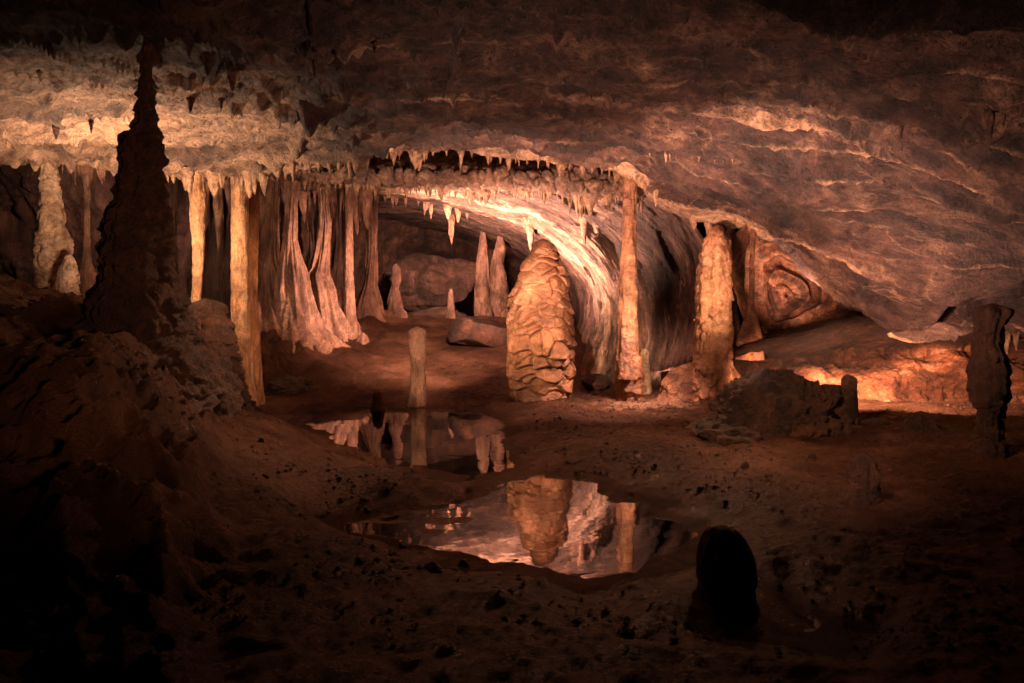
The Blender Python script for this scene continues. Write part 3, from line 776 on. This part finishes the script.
drip('shaft', [(130,631,22,.2),(158,631,20,.05),(168,631,16),(200,629,12),(240,629,13),(262,629,15),(285,628,17),(310,628,18),(340,628,20),(352,628,23),(358,628,24)], 9.3, 'honey', parent=h, origin=b, cal=0.4, flute=0.12, lump=0.14)
drip('base', [(354,629,14),(357,629,25),(370,630,27),(388,629,27),(400,629,25),(416,630,28)], 9.3, 'honey', parent=h, origin=b, cal=0.25, plates=0.012, lump=0.05)
drip('stalagmite', [(349,644,5),(352,644,9),(370,645,10),(390,646,11),(408,646,16)], 9.75, 'white', 'short pale stump tucked behind the foot of the tall slim column', 'stalagmite', cal=0.6, lump=0.15)
b = P(712, 400, 9.0)
h = holder('stalagmite', b, 'thick rough-skinned orange stalagmite leaning slightly right on a bulging flowstone foot', 'stalagmite')
drip('shaft', [(226,718,6),(229,718,14),(238,717,24),(255,715,29),(280,713,33),(305,712,35),(335,713,35),(360,712,38),(385,711,46)], 9.0, 'honey', parent=h, origin=b, plates=0.032, plate_size=(7, 5), cal=0.45, lump=0.13, flute=0.16, fine=0.05)
drip('foot', [(362,708,30),(368,706,58),(380,702,74),(395,702,84),(412,702,96)], 9.15, 'foot', parent=h, origin=b, cal=0.3, lump=0.2, plates=0.02, depth_scale=0.6)
drip('dripstone_column', [(205,730,14),(220,731,9),(250,733,9),(280,732,10),(310,730,14),(335,729,26)], 9.6, 'pink', 'reddish column half hidden behind the thick rough-skinned stalagmite', 'column', cal=0.4)
drip('dripstone_column', [(200,753,9),(236,753,6),(260,752,5),(290,752,5),(312,751,7),(318,751,13),(328,751,19),(338,750,26)], 9.1, 'foot', 'thread-thin orange column with a cone foot in front of the curved alcove', 'column', cal=0.4, flute=0.05)
# --- right side and foreground
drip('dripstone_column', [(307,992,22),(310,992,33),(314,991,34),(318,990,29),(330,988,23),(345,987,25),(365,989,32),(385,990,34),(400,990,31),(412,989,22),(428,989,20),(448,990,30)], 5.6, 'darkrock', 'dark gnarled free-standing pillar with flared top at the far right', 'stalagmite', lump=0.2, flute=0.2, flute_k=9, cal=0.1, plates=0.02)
drip('stalagmite', [(375,848,7),(378,849,15),(395,849,17),(420,849,18),(440,849,24)], 6.9, 'darkrock', 'small dark post-like stalagmite at the right end of the rubble heap', 'stalagmite', cal=0.35)
drip('stalagmite', [(455,864,12),(460,864,22),(475,864,29),(490,863,28),(505,861,34),(520,859,42),(534,857,80)], 4.55, 'darkrock', 'rounded brown stalagmite standing alone on the dark mud at right', 'stalagmite', lump=0.26, cal=0.45, fine=0.07, plates=0.012, plate_size=(9, 12))
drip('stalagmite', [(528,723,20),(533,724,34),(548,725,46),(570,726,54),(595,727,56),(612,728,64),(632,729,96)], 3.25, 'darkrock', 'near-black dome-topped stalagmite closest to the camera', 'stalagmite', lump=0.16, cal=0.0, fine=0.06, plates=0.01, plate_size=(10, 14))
drip('stalagmite', [(413,921,14),(418,920,22),(430,918,44),(442,916,80),(456,914,140)], 6.6, 'darkrock', 'low dark conical mound between the rubble heap and the gnarled column', 'stalagmite', lump=0.2, cal=0.1, depth_scale=0.8)
# --- rocks
def rock(name, px, py, d, size, mat, label, cat, seed, sub=5, rough=0.35, cells=0.0, cut=0.0, ground=None, group=None, fine=0.07, skirt=0.0):
    import bmesh
    bm = bmesh.new()
    bmesh.ops.create_icosphere(bm, subdivisions=sub, radius=1.0)
    v = np.array([w.co[:] for w in bm.verts]); f = np.array([[q.index for q in w.verts] for w in bm.faces])
    bm.free()
    u = v.copy()
    if cut:
        rs = np.random.default_rng(seed)
        for _ in range(9):
            nn = rs.normal(size=3); nn /= np.linalg.norm(nn)
            h = (v @ nn); lim = cut * (0.85 + 0.3 * rs.random())
            v = v - np.clip(h - lim, 0, None)[:, None] * nn
    s = np.array(size)
    w = v * s
    k = 1 / max(size)
    r = 1 + rough * fbm(u * 1.3 + seed, 4, 800 + seed, 0.55)
    if cells:
        f1, f2 = worley(u * 3.5 + seed, 820 + seed)
        g1, g2 = worley(u * 8 + seed, 824 + seed)
        r = r + cells * (0.5 - f1) + cells * 0.5 * (0.5 - g1) + 0.10 * cells * np.clip((f2 - f1) / .3, 0, 1)
    r = r + fine * fbm(w * 9, 5, 830 + seed, 0.7) / max(size) * 0.6
    w = w * r[:, None]
    w[:, :2] *= (1 + skirt * np.clip(-u[:, 2:3] + 0.25, 0, 1))
    loc = P(px, py, d)
    me = make_mesh(name, w, [f], M[mat], {'calcite_or_lit': np.clip(0.06 + 0.4 * fbm(w * 3 + seed, 3, 5), 0, 1)})
    return tag(link(name, me, loc), label, cat, group)

rock('boulder', 482, 334, 13.2, (0.66, 0.5, 0.44), 'darkrock', 'wedge-shaped reddish boulder in front of the two spindle columns', 'boulder', 3, rough=0.12, cut=0.62)
rock('rubble_heap', 775, 430, 7.0, (0.72, 0.5, 0.56), 'pile', 'rough dark heap of cemented rubble in front of the orange recess', 'rock pile', 5, sub=7, rough=0.55, cells=0.16, fine=0.17, skirt=0.5)
rock('boulder', 730, 444, 6.7, (0.42, 0.35, 0.22), 'pile', 'lower left shoulder of broken rock against the rubble heap', 'boulder', 9, sub=5, rough=0.5, cells=0.3)
rock('boulder', 873, 426, 6.9, (0.17, 0.14, 0.08), 'darkrock', 'flat dark slab lying right of the small post-like stalagmite', 'boulder', 12, sub=4, rough=0.2, cut=0.7)
rock('boulder', 30, 345, 5.2, (0.9, 0.5, 0.38), 'darkrock', 'long dark rock forming the crest of the mound at the left edge', 'boulder', 14, sub=6, rough=0.4, cells=0.12)
rock('boulder', 190, 400, 5.9, (0.42, 0.45, 0.40), 'darkrock', 'brown lumpy rock on the slope below the rounded stump', 'boulder', 18, sub=5, rough=0.4, cells=0.18)
rock('boulder', 120, 366, 4.9, (0.5, 0.42, 0.36), 'darkrock', 'bulging brown rock wrapped round the foot of the dark foreground column', 'boulder', 19, sub=5, rough=0.35, cells=0.12)
rock('boulder', 596, 382, 10.2, (0.22, 0.2, 0.13), 'darkrock', 'dark block on the floor between the central stalagmite and the tall slim column', 'boulder', 22, sub=4, rough=0.2, cut=0.7)
rock('boulder', 290, 386, 10.1, (0.28, 0.22, 0.14), 'darkrock', 'broken rocks at the back left shore of the pool', 'boulder', 25, sub=5, rough=0.5, cells=0.35)
rock('boulder', 310, 366, 11.6, (0.16, 0.14, 0.10), 'darkrock', 'small dark rock on the slope below the ribbed column', 'boulder', 27, sub=4, rough=0.4, cells=0.25)
rock('boulder', 388, 368, 11.4, (0.08, 0.08, 0.06), 'darkrock', 'small upright dark stone left of the short flat-topped pillar', 'boulder', 29, sub=4, rough=0.3, cut=0.75)

rock('boulder', 432, 285, 17.2, (1.5, 0.8, 0.75), 'wall', 'huge dim slab leaning against the back of the rear chamber', 'boulder', 33, sub=6, rough=0.35, cut=0.7)
rock('boulder', 428, 318, 16.6, (0.9, 0.6, 0.3), 'wall', 'low dim rock below the huge slab at the back of the rear chamber', 'boulder', 35, sub=5, rough=0.4, cut=0.7)

# loose stones on the mud
stones = [(368,503,.03,'lone black pebble on the mud below the near shore of the far pool'),(403,536,.035,'black pebble on the pale shelf of the near pool'),(432,568,.05,'small black block on the near shore at the left of the near pool'),
          (462,553,.03,'dark stone on the left mud spit of the near pool'),(567,446,.022,'tiny stone on the mud bank behind the stalagmite reflection'),(632,486,.02,'tiny pebble on the right bank above the near pool'),
          (655,470,.03,'small stone on the bank below the tall slim column'),(700,492,.03,'small stone on the bank right of the near pool'),(600,440,.02,'tiny pale pebble in the middle of the mud bank'),
          (560,425,.03,'small stone in front of the central stalagmite'),(330,470,.03,'small stone on the left bank beside the far pool'),(262,470,.04,'dark stone on the slope left of the far pool'),
          (745,478,.05,'fist-sized stone below the rubble heap'),(812,470,.05,'fist-sized stone between the rubble heap and the lone brown stalagmite'),(690,430,.04,'stone at the left toe of the rubble heap')]
protos = []
for i in range(3):
    o = rock('stone', 0, 0, 5, (1, 0.8, 0.6), 'pile' if i else 'darkrock', None, None, 40 + i, sub=3, rough=0.3, cut=0.7)
    protos.append(o.data); bpy.data.objects.remove(o)
for i, (px, py, s, lb) in enumerate(stones):
    g = G(px, py, 0.08)
    z = floor_z(np.array([g[0]]), np.array([g[1]]), False)[0][0]
    o = link('stone', protos[i % 3], (g[0], g[1], z + s * 0.25), rot=(0.2 * i, 0.1 * i, 1.3 * i), scale=(s, s, s))
    tag(o, lb, 'stone', 'loose stones on the mud')

for k in range(90):
    px, py = random.uniform(505, 760), random.uniform(408, 500)
    if k > 60: px, py = random.uniform(230, 420), random.uniform(478, 560)
    g = G(px, py, 0.08)
    z, sdd = floor_z(np.array([g[0]]), np.array([g[1]]), False)
    if sdd[0] < 0.08: continue
    s = random.uniform(0.008, 0.028)
    o = link('stone', protos[k % 3], (g[0], g[1], z[0] + s * 0.3), rot=(random.random() * 3, random.random() * 3, random.random() * 6), scale=(s, s * random.uniform(.7, 1.3), s))
    tag(o, 'thumb-sized stone strewn over the mud beside the pools', 'stone', 'small stones strewn beside the pools')

def gravel():
    n = 26000
    rs = np.random.default_rng(5)
    y = rs.uniform(2.6, 10.2, n) ; x = rs.uniform(-0.55, 0.75, n) * y * 1.15
    pts = np.stack([x, y, 0 * x], 1)
    keep = (fbm(pts * 1.3, 3, 401) + 0.35 * sstep(0.3, 1.5, x) * sstep(5, 7, y) > rs.uniform(-0.1, 0.45, n))
    x, y, pts = x[keep], y[keep], pts[keep]
    z, sd = floor_z(x, y)
    k = sd > 0.03
    x, y, z = x[k], y[k], z[k]; n = len(x)
    base = np.array([[1,0,0],[-1,0,0],[0,1,0],[0,-1,0],[0,0,1],[0,0,-1]], float)
    fc = np.array([[0,2,4],[2,1,4],[1,3,4],[3,0,4],[2,0,5],[1,2,5],[3,1,5],[0,3,5]])
    sz = 0.004 + 0.016 * rs.random(n) ** 4
    V = base[None] * (0.6 + 0.8 * rs.random((n, 6, 1))) * sz[:, None, None] * np.array([1.3, 1.0, 0.75])
    a = rs.random(n) * 6.28
    c, s_ = np.cos(a)[:, None], np.sin(a)[:, None]
    X = V[..., 0] * c - V[..., 1] * s_; Y = V[..., 0] * s_ + V[..., 1] * c
    V = np.stack([X + x[:, None], Y + y[:, None], V[..., 2] + z[:, None] + 0.3 * sz[:, None]], -1).reshape(-1, 3)
    F = (fc[None] + (np.arange(n) * 6)[:, None, None]).reshape(-1, 3)
    me = make_mesh('gravel', V, [F], M['pile'], {'calcite_or_lit': np.repeat(rs.random(n) ** 2, 6)}, smooth=False)
    tag(link('gravel', me), 'fine gravel and mud crumbs strewn over the cave floor', 'gravel', kind='stuff')
gravel()

# ------------------------------------------------------------------ stalactites
def tite_mesh(seed, ratio, mat):
    """unit length stalactite hanging from z=0 to z=-1, root radius = ratio"""
    rs = np.random.default_rng(seed)
    n, seg = 34, 20
    t = np.linspace(0, 1, n)
    prof = ratio * ((1 - t) ** 0.85 * 0.80 + 0.10) * (1 + 0.35 * np.exp(-t * 9))
    prof = prof * (1 + 0.3 * perlin(np.stack([t * 5 + seed * 3.3, t * 0, t * 0], 1), seed))
    prof[-1] *= 0.3; prof[-2] *= 0.75
    th = np.linspace(0, 2 * math.pi, seg, endpoint=False)
    z = -t * 1.25 + 0.25
    pts = np.stack([np.outer(prof, np.cos(th)), np.outer(prof, np.sin(th)), np.outer(z, np.ones(seg))], -1).reshape(-1, 3)
    q = np.stack([np.tile(np.cos(th), n) * 1.3, np.tile(np.sin(th), n) * 1.3, np.repeat(t * 4, seg)], 1)
    k = 1 + 0.5 * fbm(q + seed * 1.7, 3, seed)
    pts[:, 0] *= k; pts[:, 1] *= k
    bx, by = rs.uniform(-.06, .06, 2)
    pts[:, 0] += bx * np.repeat(t ** 2, seg); pts[:, 1] += by * np.repeat(t ** 2, seg)
    V = np.concatenate([pts, [[0, 0, 0.25], [bx, by, -1.01]]])
    F = grid_faces(n, seg, wrap=True)
    kk = np.arange(seg)
    F1 = np.stack([np.full(seg, n * seg), (kk + 1) % seg, kk], 1)
    F2 = np.stack([np.full(seg, n * seg + 1), (n - 1) * seg + kk, (n - 1) * seg + (kk + 1) % seg], 1)
    return make_mesh('stalactite', V, [F, F1, F2], M[mat], {'calcite_or_lit': np.clip(0.55 + 0.5 * fbm(V * np.array([2, 2, 4]), 2, 3), 0, 1)})

TM = {}
for key, ratio in (('fat', 0.34), ('mid', 0.22), ('thin', 0.10)):
    for mt in ('tites', 'darkrock', 'pink'):
        TM[(key, mt)] = [tite_mesh(900 + i * 7 + len(TM) * 31, ratio, mt) for i in range(4)]

DG = None
def cast(px, py):
    t = P(px, py, 5.0); o = np.array([0, 0, CAM_Z]); dv = t - o; dv /= np.linalg.norm(dv)
    return S.ray_cast(DG, o.tolist(), dv.tolist())

SHELLS = ('cave_', 'ceiling', 'alcove', 'recess', 'side', 'ground')
def root_at(px, py, d, lip):
    """root point on the real rock: on the roof itself, or just behind the edge of a lip near distance d"""
    if not lip:
        ok, loc, nrm, idx, ob, mt = cast(px, py)
        return np.array(loc) if ok and ob.name.startswith(SHELLS) and abs(loc[1] - d) < 2 else None
    last = None
    for k in range(-14, 20):
        ok, loc, nrm, idx, ob, mt = cast(px, py + k)
        if ok and ob.name.startswith(SHELLS) and loc[1] < d + 0.55 and loc[1] > d - 1.2:
            last = np.array(loc)
        elif last is not None and k > -6:
            break
    return last

def tite(px, ytop, length_px, d, key, mt, label, group, wk=1.0, lip=False):
    c = root_at(px, ytop, d, lip)
    if c is None:
        c = P(px, ytop, d)
    L = length_px / FPX * c[1]
    c = c + np.array([0, 0.02, 0.05 * L + 0.015])
    L *= 1.08
    me = random.choice(TM[(key, mt)])
    o = link('stalactite', me, c, rot=(random.uniform(-.06, .06), random.uniform(-.06, .06), random.uniform(0, 6.28)), scale=(L * wk, L * wk, L))
    tag(o, label, 'stalactite', group)
    return o

def fringe(x0, x1, n, ytop, lens, d, keys, mt, label, group, lip=True):
    for i in range(n):
        u = (i + random.uniform(-0.4, 1.4)) / n
        px = x0 + (x1 - x0) * u
        y = np.interp(px, [q[0] for q in ytop], [q[1] for q in ytop])
        big = random.random() ** 2.2
        big = min(1.0, big * (0.5 + 1.0 * (0.5 + 0.5 * math.sin(px * 0.11 + x0))))
        L = lens[0] + (lens[1] - lens[0]) * big
        tite(px, y, L, d, random.choice(keys), mt, label, group, wk=random.uniform(0.75, 1.3), lip=lip)

bpy.context.view_layer.update()
for _o in list(COL.objects):
    if _o.type == 'MESH' and not _o.name.startswith(SHELLS): _o.hide_set(True)
DG = bpy.context.evaluated_depsgraph_get()
# first ledge: small pale cones on the front lip
fringe(285, 480, 34, [(285,143),(400,143),(480,144)], (5, 20), 9.05, ['mid', 'fat', 'thin'], 'tites', 'small pale stalactite among those lining the front lip of the roof above the ledge', 'stalactites on the front lip of the roof')
fringe(480, 640, 22, [(480,144),(560,150),(640,158)], (6, 13), 9.05, ['mid', 'fat'], 'tites', 'stubby stalactite among those on the roof lip above the big central stalagmite', 'stubby stalactites on the right half of the roof lip')
# second ledge
fringe(300, 560, 72, [(300,172),(400,176),(480,180),(560,185)], (6, 15), 9.9, ['fat', 'fat', 'mid'], 'tites', 'knobby short stalactite in the dense row along the lower ledge', 'knobby stalactites along the lower ledge')
fringe(560, 645, 24, [(560,184),(645,186)], (8, 22), 9.85, ['mid', 'thin', 'fat'], 'tites', 'longer pointed stalactite at the right end of the lower ledge beside the tall slim column', 'pointed stalactites by the tall slim column')
# left ledge
fringe(162, 284, 24, [(162,156),(284,160)], (6, 22), 9.1, ['mid', 'fat'], 'tites', 'pale stalactite in the row under the left roof around the fused pair of columns', 'stalactites under the left roof')
fringe(60, 130, 8, [(60,165),(130,165)], (10, 30), 9.6, ['mid', 'thin'], 'pink', 'shadowed stalactite under the left roof beside the thick knobbly column', 'shadowed stalactites at far left')
# rear-left hanging bundle
fringe(300, 366, 16, [(300,182),(366,190)], (20, 50), 13.3, ['thin', 'thin', 'mid'], 'pink', 'long thin stalactite in the bundle above the bottle shaped column', 'thin stalactite bundle at the back left')
fringe(255, 300, 8, [(255,165),(300,168)], (25, 60), 12.4, ['thin', 'mid'], 'pink', 'long drip hanging before the broad skirted column', 'long drips before the broad skirted column')
fringe(205, 236, 6, [(205,168),(236,168)], (40, 90), 11.0, ['thin'], 'pink', 'long shadowed drip between the slim pale column and the fused pair', 'shadowed drips behind the slim pale column')
fringe(368, 470, 16, [(368,206),(420,210),(470,218)], (6, 14), 14.6, ['mid', 'fat'], 'pink', 'tiny stalactite inside the mouth of the rear chamber', 'tiny stalactites in the rear chamber')
tite(451, 214, 30, 15.0, 'mid', 'pink', 'single long stalactite hanging in the rear chamber left of the spindle columns', None, .8)
tite(530, 226, 26, 10.6, 'mid', 'pink', 'pale stalactite just left above the tip of the big central stalagmite', None)
tite(584, 222, 24, 10.6, 'mid', 'pink', 'drip hanging from the arch right of the big central stalagmite', None)
tite(596, 228, 14, 10.6, 'fat', 'pink', 'short stub on the arch close to the tall slim column', None)
tite(710, 208, 24, 8.95, 'mid', 'tites', 'pale stalactite directly over the thick rough-skinned stalagmite', None, 1.1, lip=True)
tite(723, 212, 20, 9.0, 'mid', 'tites', 'stalactite beside the one over the thick rough-skinned stalagmite, at its right', None, lip=True)
# lone dark ones on roof
singles = [(208,52,24,5.9,'fat','blunt dark stalactite on the pale left roof, nearest the top'),(231,66,24,6.1,'fat','blunt dark stalactite on the pale left roof, lower right of its neighbour'),
           (190,97,16,6.9,'fat','little hanging knob on the pale roof above the slim pale column'),(90,120,14,7.4,'mid','little dark drip on the pale roof left of the dark column'),
           (55,126,14,7.4,'fat','little dark drip on the pale roof at far left'),(314,60,18,6.0,'mid','short dark drip on the roof right of the two blunt ones'),
           (335,48,14,5.7,'mid','short dark drip on the roof, middle one of three'),(374,40,14,5.4,'fat','short dark drip on the roof, rightmost of three'),
           (220,98,12,7.0,'fat','small knob on the pale roof above the fused columns'),(188,46,12,5.6,'fat','small dark knob near the roof root of the dark column'),
           (720,93,12,6.0,'fat','small dark knob on the middle of the right roof'),(815,100,9,5.9,'fat','leftmost small dark drip of three on the right roof'),
           (831,101,9,5.9,'fat','middle small dark drip of three on the right roof'),(843,98,12,5.9,'mid','rightmost small dark drip of three on the right roof'),
           (903,126,14,5.9,'mid','small dark drip on the pale patch of the right roof'),(992,112,28,5.4,'mid','longer dark drip near the right edge of the roof'),
           (1006,112,16,5.4,'mid','short dark drip at the right edge of the roof')]
for px, y, L, d, k, lb in singles:
    tite(px, y, L, d, k, 'darkrock', lb, None)
tite(1008, 334, 22, 8.2, 'mid', 'tites', 'small pale drip under the right overhang just right of the gnarled pillar', None)
tite(1017, 334, 18, 8.2, 'mid', 'tites', 'small pale drip under the right overhang nearest the right edge', None)
# short row on the right roof
fringe(650, 736, 9, [(650,134),(736,140)], (5, 10), 7.85, ['fat', 'mid'], 'tites', 'tiny pale stalactite in the short row on the right roof', 'tiny stalactites on the right roof')
fringe(640, 700, 6, [(640,160),(700,205)], (8, 16), 9.0, ['fat', 'mid'], 'tites', 'small stalactite on the slanting rim right of the tall slim column', 'stalactites on the slanting rim')

for _o in COL.objects: _o.hide_set(False)
# ------------------------------------------------------------------ light
w = bpy.data.worlds.new('World'); S.world = w; w.use_nodes = True
bg = w.node_tree.nodes['Background']
bg.inputs[0].default_value = (0.5, 0.3, 0.25, 1); bg.inputs[1].default_value = 0.002

def lamp(kind, px, py, d, power, color=(1, 0.62, 0.40), radius=0.12, target=None, angle=90, blend=0.8, loc=None):
    L = bpy.data.lights.new('cave_or_fill_light', kind)  # shared by inferred cave lamps and unseen fill spots added for brightness
    L.energy = power; L.color = color; L.shadow_soft_size = radius
    o = bpy.data.objects.new('cave_or_fill_light', L); COL.objects.link(o)
    p = np.array(loc) if loc is not None else P(px, py, d)
    o.location = [float(v) for v in p]
    if kind == 'SPOT':
        L.spot_size = math.radians(angle); L.spot_blend = blend
        from mathutils import Vector
        t = Vector([float(v) for v in target]) - Vector([float(v) for v in p])
        o.rotation_euler = t.to_track_quat('-Z', 'Y').to_euler()
    return o

W = (1, 0.60, 0.36)
RD = (1, 0.50, 0.28)
PK = (1, 0.56, 0.40)
lamp('SPOT', 100, 292, 7.0, 470, (1, 0.64, 0.42), 0.1, target=P(180, 105, 8.1), angle=168, blend=0.9)      # behind the dark mound, left
lamp('SPOT', 0, 0, 0, 430, W, 0.12, target=P(232, 315, 8.9), angle=42, blend=1, loc=(-2.0, 5.2, 2.2))   # added unseen spot on the fused pair
lamp('SPOT', 0, 0, 0, 1600, W, 0.08, target=P(545, 330, 9.7), angle=24, blend=1, loc=(-2.2, 4.6, 2.4))   # on the central stalagmite
lamp('SPOT', 692, 372, 9.85, 620, PK, 0.1, target=P(625, 285, 10.8), angle=125, blend=1)        # behind rubble heap, left
lamp('SPOT', 800, 322, 8.55, 330, PK, 0.1, target=P(792, 262, 9.6), angle=85, blend=1)        # added spot up into the alcove
lamp('SPOT', 815, 362, 7.5, 800, (1, 0.50, 0.30), 0.1, target=P(850, 384, 8.7), angle=80, blend=1)   # right recess
lamp('SPOT', 900, 362, 7.2, 560, (1, 0.50, 0.30), 0.1, target=P(950, 380, 8.6), angle=78, blend=1)   # right recess, far end
lamp('SPOT', 440, 372, 10.2, 5800, PK, 0.08, target=P(525, 225, 12.0), angle=95, blend=1)     # up at the arch
lamp('SPOT', 455, 300, 11.6, 900, PK, 0.12, target=P(310, 275, 13.2), angle=62, blend=1)     # on the bottle shaped column
lamp('SPOT', 0, 0, 0, 800, PK, 0.12, target=(0.4, 9.2, 3.3), angle=110, blend=1, loc=(0.3, 7.0, 0.9))  # up at the roof
lamp('SPOT', 0, 0, 0, 200, PK, 0.2, target=(0.3, 6.2, 3.3), angle=120, blend=1, loc=(0.1, 5.0, 0.5))  # added fill for the front roof
lamp('SPOT', 0, 0, 0, 1300, PK, 0.12, target=P(800, 165, 7.2), angle=88, blend=1, loc=(0.8, 6.4, 0.6))  # right roof
lamp('SPOT', 440, 215, 13.8, 650, PK, 0.2, target=P(450, 300, 18), angle=110, blend=1)  # added fill for the rear chamber
lamp('SPOT', 0, 0, 0, 150, RD, 0.12, target=(0.8, 5.9, 0), angle=75, blend=1, loc=(2.6, 7.6, 2.4))  # added backlight raking the near ground
lamp('SPOT', 0, 0, 0, 430, RD, 0.15, target=(-2.6, 5.9, 0.4), angle=60, blend=1, loc=(0.2, 7.6, 2.9))  # unseen fill added over the mound
lamp('SPOT', 0, 0, 0, 200, RD, 0.2, target=P(140, 260, 5.0), angle=50, blend=1, loc=(0.5, 1.0, 1.2))  # added fill from the camera side onto the dark column
lamp('SPOT', 0, 0, 0, 330, RD, 0.2, target=P(810, 400, 6.5), angle=72, blend=1, loc=(0.8, 4.2, 2.4))   # added front fill for the heap
lamp('SPOT', 0, 0, 0, 2200, PK, 0.15, target=(-1.6, 12.0, 0.4), angle=60, blend=1, loc=(-0.4, 9.0, 2.9))   # added overhead spot, down on the floor behind the pool
lamp('SPOT', 0, 0, 0, 900, PK, 0.12, target=P(610, 425, 8.8), angle=62, blend=1, loc=(1.9, 8.3, 2.6))   # added hidden spot, down on the floor by the slim column
lamp('SPOT', 0, 0, 0, 130, PK, 0.1, target=P(862, 495, 4.55), angle=24, blend=1, loc=(0.9, 3.0, 1.7))   # small added spot to brighten the right stump
lamp('SPOT', 0, 0, 0, 520, PK, 0.15, target=P(930, 275, 7.2), angle=50, blend=1, loc=(2.2, 5.6, 0.7))   # fluted right wall
lamp('SPOT', 0, 0, 0, 1500, W, 0.1, target=P(672, 300, 9.2), angle=26, blend=1, loc=(2.9, 5.0, 2.4))   # added front key for slim column and leaning stalagmite
lamp('SPOT', 0, 0, 0, 800, W, 0.1, target=P(417, 365, 9.6), angle=18, blend=1, loc=(-1.0, 5.6, 1.9))   # added spot to light the short pillar
lamp('SPOT', 90, 200, 9.7, 160, PK, 0.15, target=P(40, 230, 12.4), angle=120, blend=1)   # added fill for the dark far left wall
lamp('SPOT', 0, 0, 0, 230, PK, 0.2, target=(3.0, 6.0, 3.0), angle=110, blend=1, loc=(1.6, 4.4, 0.6))   # extra roof light added, front right
lamp('SPOT', 752, 366, 7.9, 420, (1, 0.50, 0.30), 0.1, target=P(785, 386, 8.9), angle=78, blend=1)   # added to extend the light on the recess wall behind the heap

# ------------------------------------------------------------------ camera & render
cam = bpy.data.cameras.new('camera'); co = bpy.data.objects.new('camera', cam); COL.objects.link(co)
co.location = (0, 0, CAM_Z); co.rotation_euler = (math.pi / 2 - PITCH, 0, 0)
cam.sensor_width = 36; cam.lens = 36 * FPX / 1024; cam.clip_end = 200; cam.clip_start = 0.05
S.camera = co
S.view_settings.view_transform = 'Standard'; S.view_settings.look = 'None'
S.view_settings.exposure = 0.65; S.view_settings.gamma = 1
S.render.engine = 'CYCLES'
S.cycles.use_denoising = True
S.cycles.max_bounces = 5; S.cycles.diffuse_bounces = 3; S.cycles.glossy_bounces = 3
